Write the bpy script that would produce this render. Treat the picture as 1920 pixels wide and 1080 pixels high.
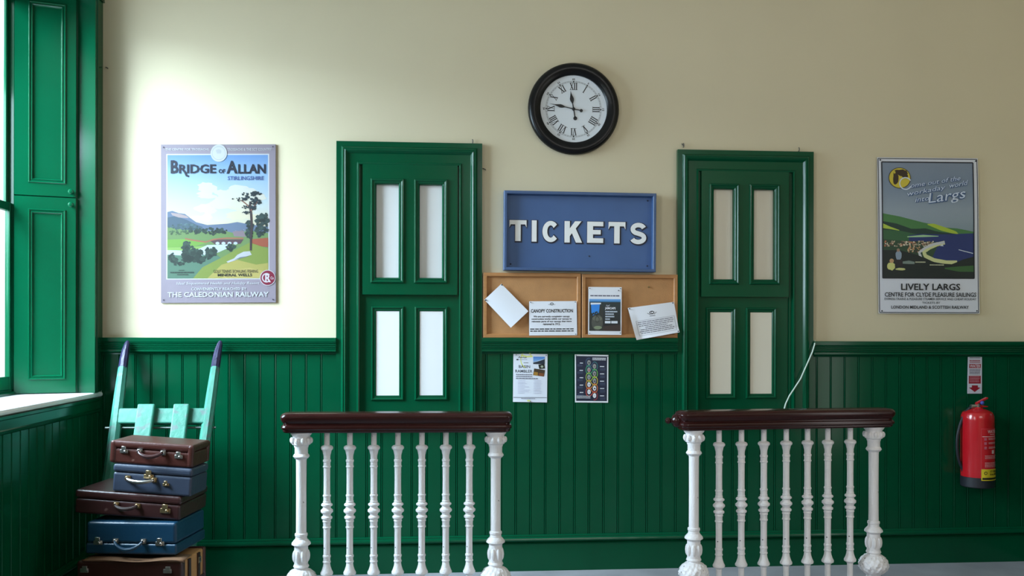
import bpy, math, random
from mathutils import Matrix, Vector
random.seed(7)
for _o in list(bpy.data.objects):
    bpy.data.objects.remove(_o)
SC = bpy.context.scene
COL = SC.collection
PI = math.pi

# ------------------------------------------------------------------ camera
FPX, YAW, HOR, DIST, EYE, ROLL = 1715.0, math.radians(4.67), 620.0, 5.6, 1.47, 0.0018
cam_d = bpy.data.cameras.new('camera')
cam_d.sensor_width = 36.0
cam_d.lens = FPX / 1920.0 * 36.0
cam_d.shift_y = (HOR - 540.0) / 1920.0
cam_d.clip_start = 0.05
cam = bpy.data.objects.new('camera', cam_d)
COL.objects.link(cam)
cam.matrix_world = (Matrix.Translation((0, -DIST, EYE)) @ Matrix.Rotation(-YAW, 4, 'Z')
                    @ Matrix.Rotation(PI / 2, 4, 'X') @ Matrix.Rotation(ROLL, 4, 'Z'))
SC.camera = cam

# ------------------------------------------------------------------ world, daylight, exposure
SC.view_settings.view_transform = 'Standard'
SC.view_settings.look = 'None'
SC.view_settings.gamma = 1.0
SC.view_settings.use_curve_mapping = False
SC.view_settings.exposure = 0.0
SC.cycles.use_denoising = True
SC.cycles.max_bounces = 8
SC.cycles.diffuse_bounces = 5
SC.cycles.sample_clamp_indirect = 6.0
W = bpy.data.worlds.new('overcast_sky')
SC.world = W
W.use_nodes = True
W.node_tree.nodes['Background'].inputs[0].default_value = (0.86, 0.94, 1.0, 1)
W.node_tree.nodes['Background'].inputs[1].default_value = 1.3

def daylight(name, loc, rot, sx, sy, power, color):
    l = bpy.data.lights.new(name, 'AREA')
    l.shape = 'RECTANGLE'
    l.size, l.size_y, l.energy, l.color = sx, sy, power, color
    o = bpy.data.objects.new(name, l)
    COL.objects.link(o)
    o.location, o.rotation_euler = loc, rot
    return o
# daylight entering by the sash window and side doorway; fill from an added second window and clerestory
daylight('daylight_sash_window', (-4.6, -2.0, 4.5), (0, math.radians(-54), math.radians(14)), 2.0, 3.0, 1150, (0.64, 0.85, 1.0))
daylight('daylight_near_glass', (-3.15, -1.2, 2.3), (0, math.radians(-53), 0), 1.6, 1.9, 235, (0.64, 0.85, 1.0))
daylight('fill_added_left_window', (-2.62, -4.6, 2.35), (0, math.radians(-90), 0), 2.2, 1.5, 135, (0.92, 0.96, 1.0))  # fill lamp at an added window outside the view
daylight('fill_added_clerestory', (2.1, -8.35, 3.65), (math.radians(72), 0, 0), 2.7, 0.9, 60, (1.0, 0.97, 0.95))  # fill lamp behind an added clerestory, placed clear of reflections in the green paint
daylight('daylight_side_door', (3.98, -3.2, 1.5), (0, math.radians(90), 0), 2.3, 1.1, 22, (1.0, 0.97, 0.95))

# ------------------------------------------------------------------ helpers: pixel measurement -> place on a plane of the room
def ray(u, v):
    x, z = u - 960.0, -(v - 540.0)
    x, z = x * math.cos(ROLL) - z * math.sin(ROLL), x * math.sin(ROLL) + z * math.cos(ROLL)
    x /= FPX
    z = (z + (HOR - 540.0)) / FPX
    return Vector((math.cos(YAW) * x + math.sin(YAW), -math.sin(YAW) * x + math.cos(YAW), z))
CAM = Vector((0, -DIST, EYE))
def PY(u, v, y=0.0):
    r = ray(u, v)
    return CAM + r * ((y - CAM.y) / r.y)
def px(u, y=0.0):
    return PY(u, 620, y).x
def pz(v, u=960, y=0.0):
    return PY(u, v, y).z

# ------------------------------------------------------------------ materials
MATS = {}
INKS = 1.0     # scale on printed colours
def srgb(r, g, b):
    f = lambda c: (c / 255 / 12.92) if c / 255 <= 0.04045 else ((c / 255 + 0.055) / 1.055) ** 2.4
    return (f(r) * INKS, f(g) * INKS, f(b) * INKS, 1)
def mat(name, color, rough=0.5, metal=0.0, spec=0.5, noise=0.0, nscale=8.0, bump=0.0, bscale=60.0, coat=0.0, chips=None, stretch=None):
    m = bpy.data.materials.new(name)
    m.use_nodes = True
    nt = m.node_tree
    b = nt.nodes['Principled BSDF']
    c = color if len(color) == 4 else (*color, 1)
    b.inputs['Base Color'].default_value = c
    b.inputs['Roughness'].default_value = rough
    b.inputs['Metallic'].default_value = metal
    b.inputs['Specular IOR Level'].default_value = spec
    b.inputs['Coat Weight'].default_value = coat
    b.inputs['Coat Roughness'].default_value = 0.08
    tc = nt.nodes.new('ShaderNodeTexCoord')
    vec = tc.outputs['Object']
    if stretch:
        mp = nt.nodes.new('ShaderNodeMapping')
        mp.inputs['Scale'].default_value = stretch
        nt.links.new(vec, mp.inputs['Vector'])
        vec = mp.outputs['Vector']
    out = None
    if noise:
        n = nt.nodes.new('ShaderNodeTexNoise')
        n.inputs['Scale'].default_value = nscale
        n.inputs['Detail'].default_value = 6
        nt.links.new(vec, n.inputs['Vector'])
        mx = nt.nodes.new('ShaderNodeMix')
        mx.data_type = 'RGBA'
        mx.inputs['A'].default_value = tuple(max(0, k * (1 - noise)) for k in c[:3]) + (1,)
        mx.inputs['B'].default_value = tuple(min(1, k * (1 + noise)) for k in c[:3]) + (1,)
        nt.links.new(n.outputs['Fac'], mx.inputs['Factor'])
        out = mx.outputs['Result']
    if chips:
        ccol, cs, lo, hi = chips
        n2 = nt.nodes.new('ShaderNodeTexNoise')
        n2.inputs['Scale'].default_value = cs
        n2.inputs['Detail'].default_value = 5
        nt.links.new(tc.outputs['Object'], n2.inputs['Vector'])
        rp = nt.nodes.new('ShaderNodeValToRGB')
        rp.color_ramp.elements[0].position = lo
        rp.color_ramp.elements[1].position = hi
        nt.links.new(n2.outputs['Fac'], rp.inputs['Fac'])
        mx = nt.nodes.new('ShaderNodeMix')
        mx.data_type = 'RGBA'
        if out:
            nt.links.new(out, mx.inputs['A'])
        else:
            mx.inputs['A'].default_value = c
        mx.inputs['B'].default_value = ccol
        nt.links.new(rp.outputs['Color'], mx.inputs['Factor'])
        out = mx.outputs['Result']
    if out:
        nt.links.new(out, b.inputs['Base Color'])
    if bump:
        n3 = nt.nodes.new('ShaderNodeTexNoise')
        n3.inputs['Scale'].default_value = bscale
        n3.inputs['Detail'].default_value = 4
        nt.links.new(vec, n3.inputs['Vector'])
        bp = nt.nodes.new('ShaderNodeBump')
        bp.inputs['Strength'].default_value = bump
        bp.inputs['Distance'].default_value = 0.004
        nt.links.new(n3.outputs['Fac'], bp.inputs['Height'])
        nt.links.new(bp.outputs['Normal'], b.inputs['Normal'])
    MATS[name] = m
    return m

mat('cream_plaster', (0.64, 0.56, 0.395), 0.75, noise=0.06, nscale=1.6, bump=0.12, bscale=9)
mat('green_gloss', (0.0006, 0.066, 0.027), 0.17, spec=0.27, noise=0.10, nscale=5, bump=0.05, bscale=14)
mat('concrete', (0.27, 0.27, 0.29), 0.75, noise=0.35, nscale=3.5, bump=0.3, bscale=40)
mat('white_ceiling', (0.72, 0.70, 0.62), 0.8, noise=0.03)
mat('white_panel', (0.80, 0.79, 0.80), 0.35, noise=0.03, nscale=3)
mat('cream_panel', (0.72, 0.66, 0.55), 0.35, noise=0.03, nscale=3)
mat('white_sill', (0.82, 0.83, 0.84), 0.3)
mat('cast_iron_white', (0.80, 0.77, 0.78), 0.42, noise=0.05, nscale=30, bump=0.5, bscale=120, chips=((0.05, 0.04, 0.04, 1), 42, 0.71, 0.74))
mat('cast_iron_relief', (0.80, 0.77, 0.78), 0.45, noise=0.06, nscale=30, bump=0.8, bscale=90, chips=((0.06, 0.05, 0.05, 1), 48, 0.645, 0.68))
mat('mahogany', (0.028, 0.0055, 0.005), 0.22, spec=0.35, noise=0.5, nscale=6, stretch=(1, 14, 14))
mat('clock_black', (0.004, 0.004, 0.005), 0.3, spec=0.28)
mat('clock_face', (0.72, 0.76, 0.82), 0.5)
mat('ink_black', (0.008, 0.008, 0.010), 0.5)
mat('sign_blue', (0.052, 0.115, 0.28), 0.5, noise=0.14, nscale=5, bump=0.08, bscale=30, chips=((0.03, 0.06, 0.14, 1), 12, 0.70, 0.78))
mat('sign_frame_blue', (0.045, 0.095, 0.22), 0.42, noise=0.18, nscale=9)
mat('letter_white', (0.86, 0.86, 0.86), 0.45)
mat('letter_navy', (0.008, 0.012, 0.035), 0.5)
mat('cork', (0.47, 0.235, 0.095), 0.85, noise=0.22, nscale=14, bump=0.4, bscale=200)
mat('pine_frame', (0.42, 0.19, 0.065), 0.5, noise=0.25, nscale=12, stretch=(1, 1, 6))
mat('paper', (0.80, 0.81, 0.88), 0.7)
mat('pin_black', (0.01, 0.012, 0.02), 0.35)
mat('pin_brass', (0.30, 0.20, 0.09), 0.35, metal=0.9)
mat('turquoise_paint', (0.036, 0.215, 0.15), 0.5, noise=0.25, nscale=12, bump=0.5, bscale=35, chips=((0.09, 0.15, 0.14, 1), 22, 0.56, 0.66))
mat('navy_paint', (0.022, 0.02, 0.06), 0.3, noise=0.4, nscale=20, bump=0.6, bscale=40)
mat('iron_rod', (0.25, 0.30, 0.29), 0.45, metal=0.7)
mat('brown_leather', (0.062, 0.016, 0.012), 0.36, noise=0.35, nscale=9, bump=0.25, bscale=60, chips=((0.20, 0.10, 0.08, 1), 14, 0.68, 0.76))
mat('plum_leather', (0.042, 0.015, 0.015), 0.3, noise=0.4, nscale=6, bump=0.2, bscale=50, chips=((0.20, 0.11, 0.10, 1), 10, 0.70, 0.8))
mat('dark_leather', (0.035, 0.010, 0.008), 0.3, noise=0.4, nscale=6, bump=0.2, bscale=60)
mat('slate_fibre', (0.034, 0.046, 0.078), 0.42, noise=0.2, nscale=8, bump=0.15, bscale=50)
mat('blue_fibre', (0.006, 0.042, 0.088), 0.38, noise=0.25, nscale=8, bump=0.2, bscale=60)
mat('tan_canvas', (0.46, 0.235, 0.085), 0.7, noise=0.2, nscale=10, bump=0.4, bscale=150)
mat('strap_leather', (0.030, 0.014, 0.012), 0.4)
mat('edge_tan', (0.28, 0.15, 0.085), 0.5, noise=0.2, nscale=20)
mat('nickel', (0.50, 0.48, 0.46), 0.3, metal=0.95, noise=0.2, nscale=40)
mat('brass', (0.42, 0.30, 0.16), 0.35, metal=0.9, noise=0.25, nscale=40)
mat('red_enamel', (0.52, 0.008, 0.016), 0.22, coat=0.4)
mat('black_rubber', (0.012, 0.013, 0.02), 0.5)
mat('blue_plastic', (0.05, 0.07, 0.35), 0.35)
mat('white_cord', (0.62, 0.74, 0.66), 0.5)
mat('grey_wire', (0.10, 0.09, 0.08), 0.5)
mat('white_enamel', (0.85, 0.85, 0.85), 0.3)
mat('paving', (0.40, 0.39, 0.37), 0.9, noise=0.2)
# printed matter: the ink colour is stored per face of the sheet
def print_mat(name, rough):
    m = bpy.data.materials.new(name)
    m.use_nodes = True
    b = m.node_tree.nodes['Principled BSDF']
    a = m.node_tree.nodes.new('ShaderNodeVertexColor')
    a.layer_name = 'ink'
    m.node_tree.links.new(a.outputs['Color'], b.inputs['Base Color'])
    b.inputs['Roughness'].default_value = rough
    MATS[name] = m
print_mat('printed', 0.45)
# window glass: mostly clear, slightly mirroring
g = bpy.data.materials.new('window_glass')
g.use_nodes = True
nt = g.node_tree
nt.nodes.clear()
o_ = nt.nodes.new('ShaderNodeOutputMaterial')
t_ = nt.nodes.new('ShaderNodeBsdfTransparent')
gl = nt.nodes.new('ShaderNodeBsdfGlossy')
gl.inputs['Roughness'].default_value = 0.02
mx_ = nt.nodes.new('ShaderNodeMixShader')
mx_.inputs[0].default_value = 0.06
nt.links.new(t_.outputs[0], mx_.inputs[1])
nt.links.new(gl.outputs[0], mx_.inputs[2])
nt.links.new(mx_.outputs[0], o_.inputs[0])
MATS['window_glass'] = g

# ------------------------------------------------------------------ mesh building
class MB:
    """collects geometry; build() links it as ONE mesh object"""
    def __init__(self, M=None):
        self.v, self.f, self.m, self.c = [], [], [], []
        self.M = M or Matrix.Identity(4)
        self.mats = []
    def mi(self, name):
        if name not in self.mats:
            self.mats.append(name)
        return self.mats.index(name)
    def add(self, verts, faces, mat, col=None, smooth=False):
        o = len(self.v)
        self.v += [self.M @ Vector(p) for p in verts]
        k = self.mi(mat)
        for f in faces:
            self.f.append(tuple(i + o for i in f))
            self.m.append((k, smooth))
            self.c.append(col)
        return self
    def box(self, x0, x1, y0, y1, z0, z1, mat):
        v = [(x, y, z) for x in (x0, x1) for y in (y0, y1) for z in (z0, z1)]
        f = [(0, 1, 3, 2), (4, 6, 7, 5), (0, 4, 5, 1), (2, 3, 7, 6), (0, 2, 6, 4), (1, 5, 7, 3)]
        return self.add(v, f, mat)
    def prism(self, poly, axis, a0, a1, mat, smooth=False):
        """poly: 2D points; axis 'x': (y,z), 'y': (x,z), 'z': (x,y)"""
        def pt(p, a):
            return {'x': (a, p[0], p[1]), 'y': (p[0], a, p[1]), 'z': (p[0], p[1], a)}[axis]
        n = len(poly)
        v = [pt(p, a0) for p in poly] + [pt(p, a1) for p in poly]
        self.add(v, [(i, (i + 1) % n, (i + 1) % n + n, i + n) for i in range(n)], mat, smooth=smooth)
        o = len(self.v) - 2 * n
        k = self.mi(mat)
        self.f += [tuple(range(o + n - 1, o - 1, -1)), tuple(range(o + n, o + 2 * n))]
        self.m += [(k, False)] * 2
        self.c += [None] * 2
        return self
    def frame(self, x0, x1, z0, z1, prof, mat):
        """mitred rectangular moulding on a wall plane; prof = [(inset, depth towards the room)]"""
        v, f = [], []
        for (i, d) in prof:
            v += [(x0 + i, -d, z0 + i), (x1 - i, -d, z0 + i), (x1 - i, -d, z1 - i), (x0 + i, -d, z1 - i)]
        for k in range(len(prof) - 1):
            for j in range(4):
                a, b = k * 4 + j, k * 4 + (j + 1) % 4
                f.append((a, b, b + 4, a + 4))
        return self.add(v, f, mat)
    def lathe(self, prof, mat, seg=24, axis='z', o=(0, 0, 0), smooth=True, a0=0.0, a1=2 * PI, flute=None):
        """prof = [(radius, height)]"""
        full = abs(a1 - a0 - 2 * PI) < 1e-6
        n = seg if full else seg + 1
        v, f = [], []
        for j, (r, h) in enumerate(prof):
            for i in range(n):
                a = a0 + (a1 - a0) * i / seg
                rr = r if not flute else flute(r, h, a)
                c, s = rr * math.cos(a), rr * math.sin(a)
                p = {'z': (c, s, h), 'y': (c, h, s), 'x': (h, c, s)}[axis]
                v.append((p[0] + o[0], p[1] + o[1], p[2] + o[2]))
        for j in range(len(prof) - 1):
            for i in range(seg):
                a, b = j * n + i, j * n + (i + 1) % n
                f.append((a, b, b + n, a + n))
        return self.add(v, f, mat, smooth=smooth)
    def tube(self, pts, r, mat, seg=10, caps=True):
        pts = [Vector(p) for p in pts]
        rs = r if isinstance(r, (list, tuple)) else [r] * len(pts)
        v, f = [], []
        up = None
        for i, p in enumerate(pts):
            t = (pts[min(i + 1, len(pts) - 1)] - pts[max(i - 1, 0)]).normalized()
            if up is None:
                up = t.orthogonal().normalized()
            up = (up - t * up.dot(t)).normalized()
            w = t.cross(up)
            for k in range(seg):
                a = 2 * PI * k / seg
                v.append(p + (up * math.cos(a) + w * math.sin(a)) * rs[i])
        for i in range(len(pts) - 1):
            for k in range(seg):
                a, b = i * seg + k, i * seg + (k + 1) % seg
                f.append((a, b, b + seg, a + seg))
        self.add(v, f, mat, smooth=True)
        if caps:
            o = len(self.v) - len(v)
            k = self.mi(mat)
            self.f += [tuple(range(o + seg - 1, o - 1, -1)), tuple(range(o + len(v) - seg, o + len(v)))]
            self.m += [(k, False)] * 2
            self.c += [None] * 2
        return self
    def ball(self, c, r, mat, seg=14, rings=8, sz=1.0):
        prof = [(max(1e-5, r * math.sin(PI * k / rings)), -r * sz * math.cos(PI * k / rings)) for k in range(rings + 1)]
        return self.lathe(prof, mat, seg, 'z', c)
    def build(self, name, parent=None, bevel=0.0, seg=2, solid=0.0):
        me = bpy.data.meshes.new(name)
        me.from_pydata([tuple(p) for p in self.v], [], self.f)
        for n in self.mats:
            me.materials.append(MATS[n])
        for p, (k, s) in zip(me.polygons, self.m):
            p.material_index, p.use_smooth = k, s
        if any(c is not None for c in self.c):
            at = me.color_attributes.new('ink', 'FLOAT_COLOR', 'CORNER')
            for p, c in zip(me.polygons, self.c):
                for q, li in enumerate(p.loop_indices):
                    cc = c if c is not None else (1, 1, 1, 1)
                    if isinstance(cc, list):
                        cc = cc[q % len(cc)]
                    at.data[li].color = cc
        me.validate()
        me.update()
        if any(q for _, q in self.m):
            me.set_sharp_from_angle(angle=math.radians(32))
        o = bpy.data.objects.new(name, me)
        COL.objects.link(o)
        if parent:
            o.parent = parent
        if bevel:
            b = o.modifiers.new('edge', 'BEVEL')
            b.width, b.segments, b.limit_method, b.angle_limit = bevel, seg, 'ANGLE', math.radians(40)
            b.harden_normals = False
        if solid:
            s = o.modifiers.new('thickness', 'SOLIDIFY')
            s.thickness, s.offset = solid, -1
        return o

def thing(name, label, cat, loc=(0, 0, 0), rot=(0, 0, 0), group=None, kind=None):
    o = bpy.data.objects.new(name, None)
    COL.objects.link(o)
    o.empty_display_size = 0.1
    o.location, o.rotation_euler = loc, rot
    return tag(o, label, cat, group, kind)
def tag(o, label, cat, group=None, kind=None):
    if label: o['label'] = label
    if cat: o['category'] = cat
    if group: o['group'] = group
    if kind: o['kind'] = kind
    return o
def struct(o):
    o['kind'] = 'structure'
    return o

# ------------------------------------------------------------------ text as mesh
_tx = {}
def text_mesh(body, bold=0.0):
    k = (body, bold)
    if k in _tx:
        return _tx[k]
    cu = bpy.data.curves.new('lettering', 'FONT')
    cu.body, cu.size, cu.offset, cu.resolution_u = body, 1.0, bold, 2
    ob = bpy.data.objects.new('lettering', cu)
    COL.objects.link(ob)
    dg = bpy.context.evaluated_depsgraph_get()
    me = bpy.data.meshes.new_from_object(ob.evaluated_get(dg))
    vs = [tuple(v.co) for v in me.vertices]
    fs = [tuple(p.vertices) for p in me.polygons]
    bpy.data.objects.remove(ob)
    bpy.data.curves.remove(cu)
    bpy.data.meshes.remove(me)
    x0, x1 = min(v[0] for v in vs), max(v[0] for v in vs)
    z0, z1 = min(v[1] for v in vs), max(v[1] for v in vs)
    _tx[k] = ([((v[0] - x0) / max(1e-6, x1 - x0), (v[1] - z0) / max(1e-6, z1 - z0)) for v in vs], fs)
    return _tx[k]

class Sheet:
    """a printed sheet: artwork is drawn in the measuring coordinates of the sheet, (X right, Y down), and laid on a surface f(s,t)"""
    LAY = 0.00003
    seg = None
    def __init__(self, rect, surf):
        self.x0, self.y0, self.x1, self.y1 = rect
        self.surf, self.mb, self.n = surf, MB(), 0
    def st(self, p):
        return ((p[0] - self.x0) / (self.x1 - self.x0), (p[1] - self.y0) / (self.y1 - self.y0))
    def P(self, p, lay):
        s, t = self.st(p)
        q = self.surf(s, t)
        return (q[0], q[1] - lay * self.LAY, q[2])
    def base(self, col, n=1, mat='printed'):
        v = [self.surf(i / n, j / n) for j in range(n + 1) for i in range(n + 1)]
        f = [(j * (n + 1) + i, (j + 1) * (n + 1) + i, (j + 1) * (n + 1) + i + 1, j * (n + 1) + i + 1) for j in range(n) for i in range(n)]
        self.mb.add(v, f, mat, col, smooth=n > 1)
        e = [i for i in range(n + 1)] + [j * (n + 1) + n for j in range(1, n + 1)] + [n * (n + 1) + i for i in range(n - 1, -1, -1)] + [j * (n + 1) for j in range(n - 1, 0, -1)]
        bk = [(v[i][0], v[i][1] + self.thick, v[i][2]) for i in e]
        fr = [v[i] for i in e]
        k = len(e)
        self.mb.add(fr + bk, [(i, (i + 1) % k, (i + 1) % k + k, i + k) for i in range(k)], mat, col)
        self.mb.add([(p[0], p[1] + self.thick, p[2]) for p in v], [q[::-1] for q in f], mat, col, smooth=n > 1)
    thick = 0.0006
    def poly(self, pts, col, lay=None):
        if lay is None:
            self.n += 1
            lay = self.n
        self.mb.add([self.P(p, lay) for p in pts], [tuple(range(len(pts)))], 'printed', col)
    def grad(self, x0, y0, x1, y1, cols, lay=None):
        """horizontal bands blended from one ink to the next; cols = [(fraction, colour)]"""
        self.n += 1
        for (a, ca), (b, cb) in zip(cols[:-1], cols[1:]):
            ya, yb = y0 + (y1 - y0) * a, y0 + (y1 - y0) * b
            self.mb.add([self.P(p, self.n) for p in ((x0, ya), (x0, yb), (x1, yb), (x1, ya))], [(0, 1, 2, 3)], 'printed', [ca, cb, cb, ca])
    def rect(self, x0, y0, x1, y1, col, lay=None):
        self.poly([(x0, y0), (x0, y1), (x1, y1), (x1, y0)], col, lay)
    def ring(self, cx, cy, r0, r1, col, n=28, a0=0, a1=2 * PI):
        self.n += 1
        pts = []
        for i in range(n + 1):
            a = a0 + (a1 - a0) * i / n
            pts += [(cx + r0 * math.cos(a), cy + r0 * math.sin(a)), (cx + r1 * math.cos(a), cy + r1 * math.sin(a))]
        self.mb.add([self.P(p, self.n) for p in pts], [(2 * i, 2 * i + 1, 2 * i + 3, 2 * i + 2) for i in range(n)], 'printed', col)
    def foliage(self, cx, cy, rx, ry, col, n=26, seed=0):
        """dabs of paint making up a tree crown"""
        r = random.Random(seed)
        for k in range(n):
            a, q = r.uniform(0, 2 * PI), math.sqrt(r.random())
            f = r.uniform(0.6, 1.5) * (1.15 - 0.3 * math.sin(a) * q)
            d = min(rx, ry) * r.uniform(0.22, 0.42)
            self.disc(cx + rx * 0.85 * q * math.cos(a), cy + ry * 0.85 * q * math.sin(a), d * 1.2, d, tuple(min(1, c * f) for c in col[:3]) + (1,), 8, 0.3, seed * 50 + k, lay=self.n + 1 + 0.12 * k)
        self.n += 1 + int(0.12 * n + 1)
    def disc(self, cx, cy, rx, ry, col, n=20, jag=0.0, seed=0, lay=None):
        r = random.Random(seed)
        self.poly([(cx + rx * math.cos(2 * PI * i / n) * (1 + jag * r.uniform(-1, 1)), cy + ry * math.sin(2 * PI * i / n) * (1 + jag * r.uniform(-1, 1))) for i in range(n)], col, lay)
    def line(self, pts, w, col):
        self.n += 1
        if self.seg:
            q = [pts[0]]
            for a, b in zip(pts[:-1], pts[1:]):
                k = max(1, math.ceil(math.hypot(b[0] - a[0], b[1] - a[1]) / self.seg))
                q += [(a[0] + (b[0] - a[0]) * i / k, a[1] + (b[1] - a[1]) * i / k) for i in range(1, k + 1)]
            pts = q
        L = []
        for i, p in enumerate(pts):
            a, b = pts[max(0, i - 1)], pts[min(len(pts) - 1, i + 1)]
            dx, dy = b[0] - a[0], b[1] - a[1]
            l = math.hypot(dx, dy) or 1
            nx, ny = -dy / l * w / 2, dx / l * w / 2
            L += [(p[0] + nx, p[1] + ny), (p[0] - nx, p[1] - ny)]
        self.mb.add([self.P(p, self.n) for p in L], [(2 * i, 2 * i + 1, 2 * i + 3, 2 * i + 2) for i in range(len(pts) - 1)], 'printed', col)
    def text(self, body, x0, x1, y0, y1, col, bold=0.0, slant=0.0, rise=0.0):
        """the lettering fills the box; slant leans it, rise lifts its right end (both in sheet units)"""
        self.n += 1
        vs, fs = text_mesh(body, bold)
        pts = [(x0 + (x1 - x0) * a + slant * b, y1 + (y0 - y1) * b - rise * a) for a, b in vs]
        self.mb.add([self.P(p, self.n) for p in pts], fs, 'printed', col)
    def bars(self, x0, x1, y0, y1, rows, col, h=0.45, seed=1, ragged=0.25, centre=False, words=True):
        """lines of print too small to read: broken rows of ink"""
        r = random.Random(seed)
        self.n += 1
        dy = (y1 - y0) / rows
        for k in range(rows):
            w = (x1 - x0) * (1 - ragged * r.random())
            xs = x0 + ((x1 - x0 - w) / 2 if centre else 0)
            x, xe = xs, xs + w
            while x < xe - 1e-6:
                l = (x1 - x0) * r.uniform(0.05, 0.14) if words else (xe - x)
                b = min(xe, x + l)
                n_ = max(1, math.ceil((b - x) / self.seg)) if self.seg else 1
                for i in range(n_):
                    c, d = x + (b - x) * i / n_, x + (b - x) * (i + 1) / n_
                    self.mb.add([self.P(p, self.n) for p in ((c, y0 + dy * k), (c, y0 + dy * (k + h)), (d, y0 + dy * (k + h)), (d, y0 + dy * k))], [(0, 1, 2, 3)], 'printed', col)
                x = b + (x1 - x0) * 0.015
    def build(self, name, parent=None):
        return self.mb.build(name, parent)

def quad_surf(c, bulge=None):
    """bilinear patch between four corners (tl, tr, br, bl), optionally bulging towards the room"""
    c = [Vector(p) for p in c]
    def f(s, t):
        p = (c[0] * (1 - s) + c[1] * s) * (1 - t) + (c[3] * (1 - s) + c[2] * s) * t
        return (p.x, p.y - (bulge(s, t) if bulge else 0.0), p.z)
    return f
def shifted(surf, o):
    return lambda s, t: tuple(a - b for a, b in zip(surf(s, t), o))

# ================================================================== THE ROOM
XL, XR, YF, ZC = -1.995, 3.80, -8.0, 4.30
WT = 0.418
ZS = 1.107                      # top of the window sill
HEAD = 3.405                    # head of the sash window opening
WA, WB = -0.155, -1.84           # sash window opening along the left wall
W2A, W2B = -3.8, -5.4           # added second window along the left wall, out of view, for fill
struct(MB().box(XL - 0.5, XR + 0.3, YF - 0.3, 0.3, -0.12, 0, 'concrete').build('floor'))
struct(MB().box(XL - 0.5, XR + 0.3, YF - 0.3, 0.3, ZC, ZC + 0.12, 'white_ceiling').build('ceiling'))
struct(MB().box(XL - WT, XR + 0.25, 0, 0.3, 0, ZC, 'cream_plaster').build('wall_back'))
RA, RB, RZ2 = -2.6, -3.8, 2.7            # doorway in the right wall
w = MB()
w.box(XR, XR + 0.25, RA, 0, 0, ZC, 'cream_plaster').box(XR, XR + 0.25, YF, RB, 0, ZC, 'cream_plaster').box(XR, XR + 0.25, RB, RA, RZ2, ZC, 'cream_plaster')
struct(w.build('wall_right'))
w = MB()
for y in (RA, RB + 0.12):
    w.box(XR - 0.03, XR + 0.02, y - 0.12, y, 0, RZ2 + 0.12, 'green_gloss')
w.box(XR - 0.03, XR + 0.02, RB + 0.12, RA - 0.12, RZ2, RZ2 + 0.12, 'green_gloss')
struct(w.build('door_1', bevel=0.006))
struct(MB().box(XR + 0.2, XR + 12, -14, 6, -0.3, -0.02, 'paving').build('ground'))
w = MB()
w.box(XL - WT, XL, YF, 0, 0, ZS - 0.03, 'cream_plaster').box(XL - WT, XL, YF, 0, HEAD + 0.06, ZC, 'cream_plaster')
w.box(XL - WT, XL, WA + 0.021, 0, ZS - 0.03, HEAD + 0.06, 'cream_plaster')
w.box(XL - WT, XL, W2A + 0.021, WB - 0.021, ZS - 0.03, HEAD + 0.06, 'cream_plaster')
w.box(XL - WT, XL, YF, W2B - 0.021, ZS - 0.03, HEAD + 0.06, 'cream_plaster')
struct(w.build('wall_left'))
FA, FB, FZ0, FZ1 = 0.7, 3.5, 3.15, 4.12   # added high opening in the wall behind the camera, shaped for fill
w = MB()
w.box(XL - WT, FA, YF - 0.25, YF, 0, ZC, 'cream_plaster').box(FB, XR + 0.25, YF - 0.25, YF, 0, ZC, 'cream_plaster')
w.box(FA, FB, YF - 0.25, YF, 0, FZ0, 'cream_plaster').box(FA, FB, YF - 0.25, YF, FZ1, ZC, 'cream_plaster')
struct(w.build('wall_front'))
struct(MB().box(-30, XL - WT - 0.05, -30, 20, -0.3, -0.15, 'paving').build('ground'))

# wainscot boards with V-grooves and a bead beside each
def boards(mb, s0, s1, z0, z1, y0, pitch=0.0905, depth=0.018, first=0.03):
    pr = [(s0, 0.0), (s0, depth)]
    s = s0 + first
    while s < s1 - 0.01:
        pr += [(s - 0.005, depth), (s - 0.002, depth - 0.008), (s, depth - 0.001), (s + 0.003, depth + 0.001), (s + 0.006, depth - 0.001), (s + 0.0075, depth - 0.005), (s + 0.009, depth)]
        s += pitch
    pr += [(s1, depth), (s1, 0.0)]
    v, f = [], []
    for (a, d) in pr:
        v += [(a, y0 - d, z0), (a, y0 - d, z1)]
    for i in range(len(pr) - 1):
        f.append((2 * i, 2 * i + 2, 2 * i + 3, 2 * i + 1))
    mb.add(v, f, 'green_gloss')
LW = Matrix(((0, -1, 0, XL), (1, 0, 0, 0), (0, 0, 1, 0), (0, 0, 0, 1)))   # left wall: local x -> y, local -y (towards room) -> +x
RW = Matrix(((0, 1, 0, XR), (-1, 0, 0, 0), (0, 0, 1, 0), (0, 0, 0, 1)))
RAIL = pz(633, 412)
b = MB()
boards(b, XL, XR, 0.10, 0.90, 0.0)
for a, c in ((XL, px(631) + 0.004), (px(903) - 0.004, px(1268) + 0.004), (px(1521.5) - 0.004, XR)):
    k = math.ceil((a - XL - 0.03) / 0.0905)
    boards(b, a, c, 0.90, RAIL - 0.03, 0.0, first=XL + 0.03 + 0.0905 * k - a)
struct(b.build('trim_1'))
b = MB(LW)
boards(b, YF, -0.02, 0.10, ZS - 0.09, 0.0, pitch=0.0905, first=0.05)
struct(b.build('trim_2'))
b = MB(RW)
boards(b, 0.02, -RA, 0.10, RAIL - 0.02, 0.0, first=0.05)
boards(b, -RB, -YF, 0.10, RAIL - 0.02, 0.0, first=0.05)
struct(b.build('trim_3'))
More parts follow.
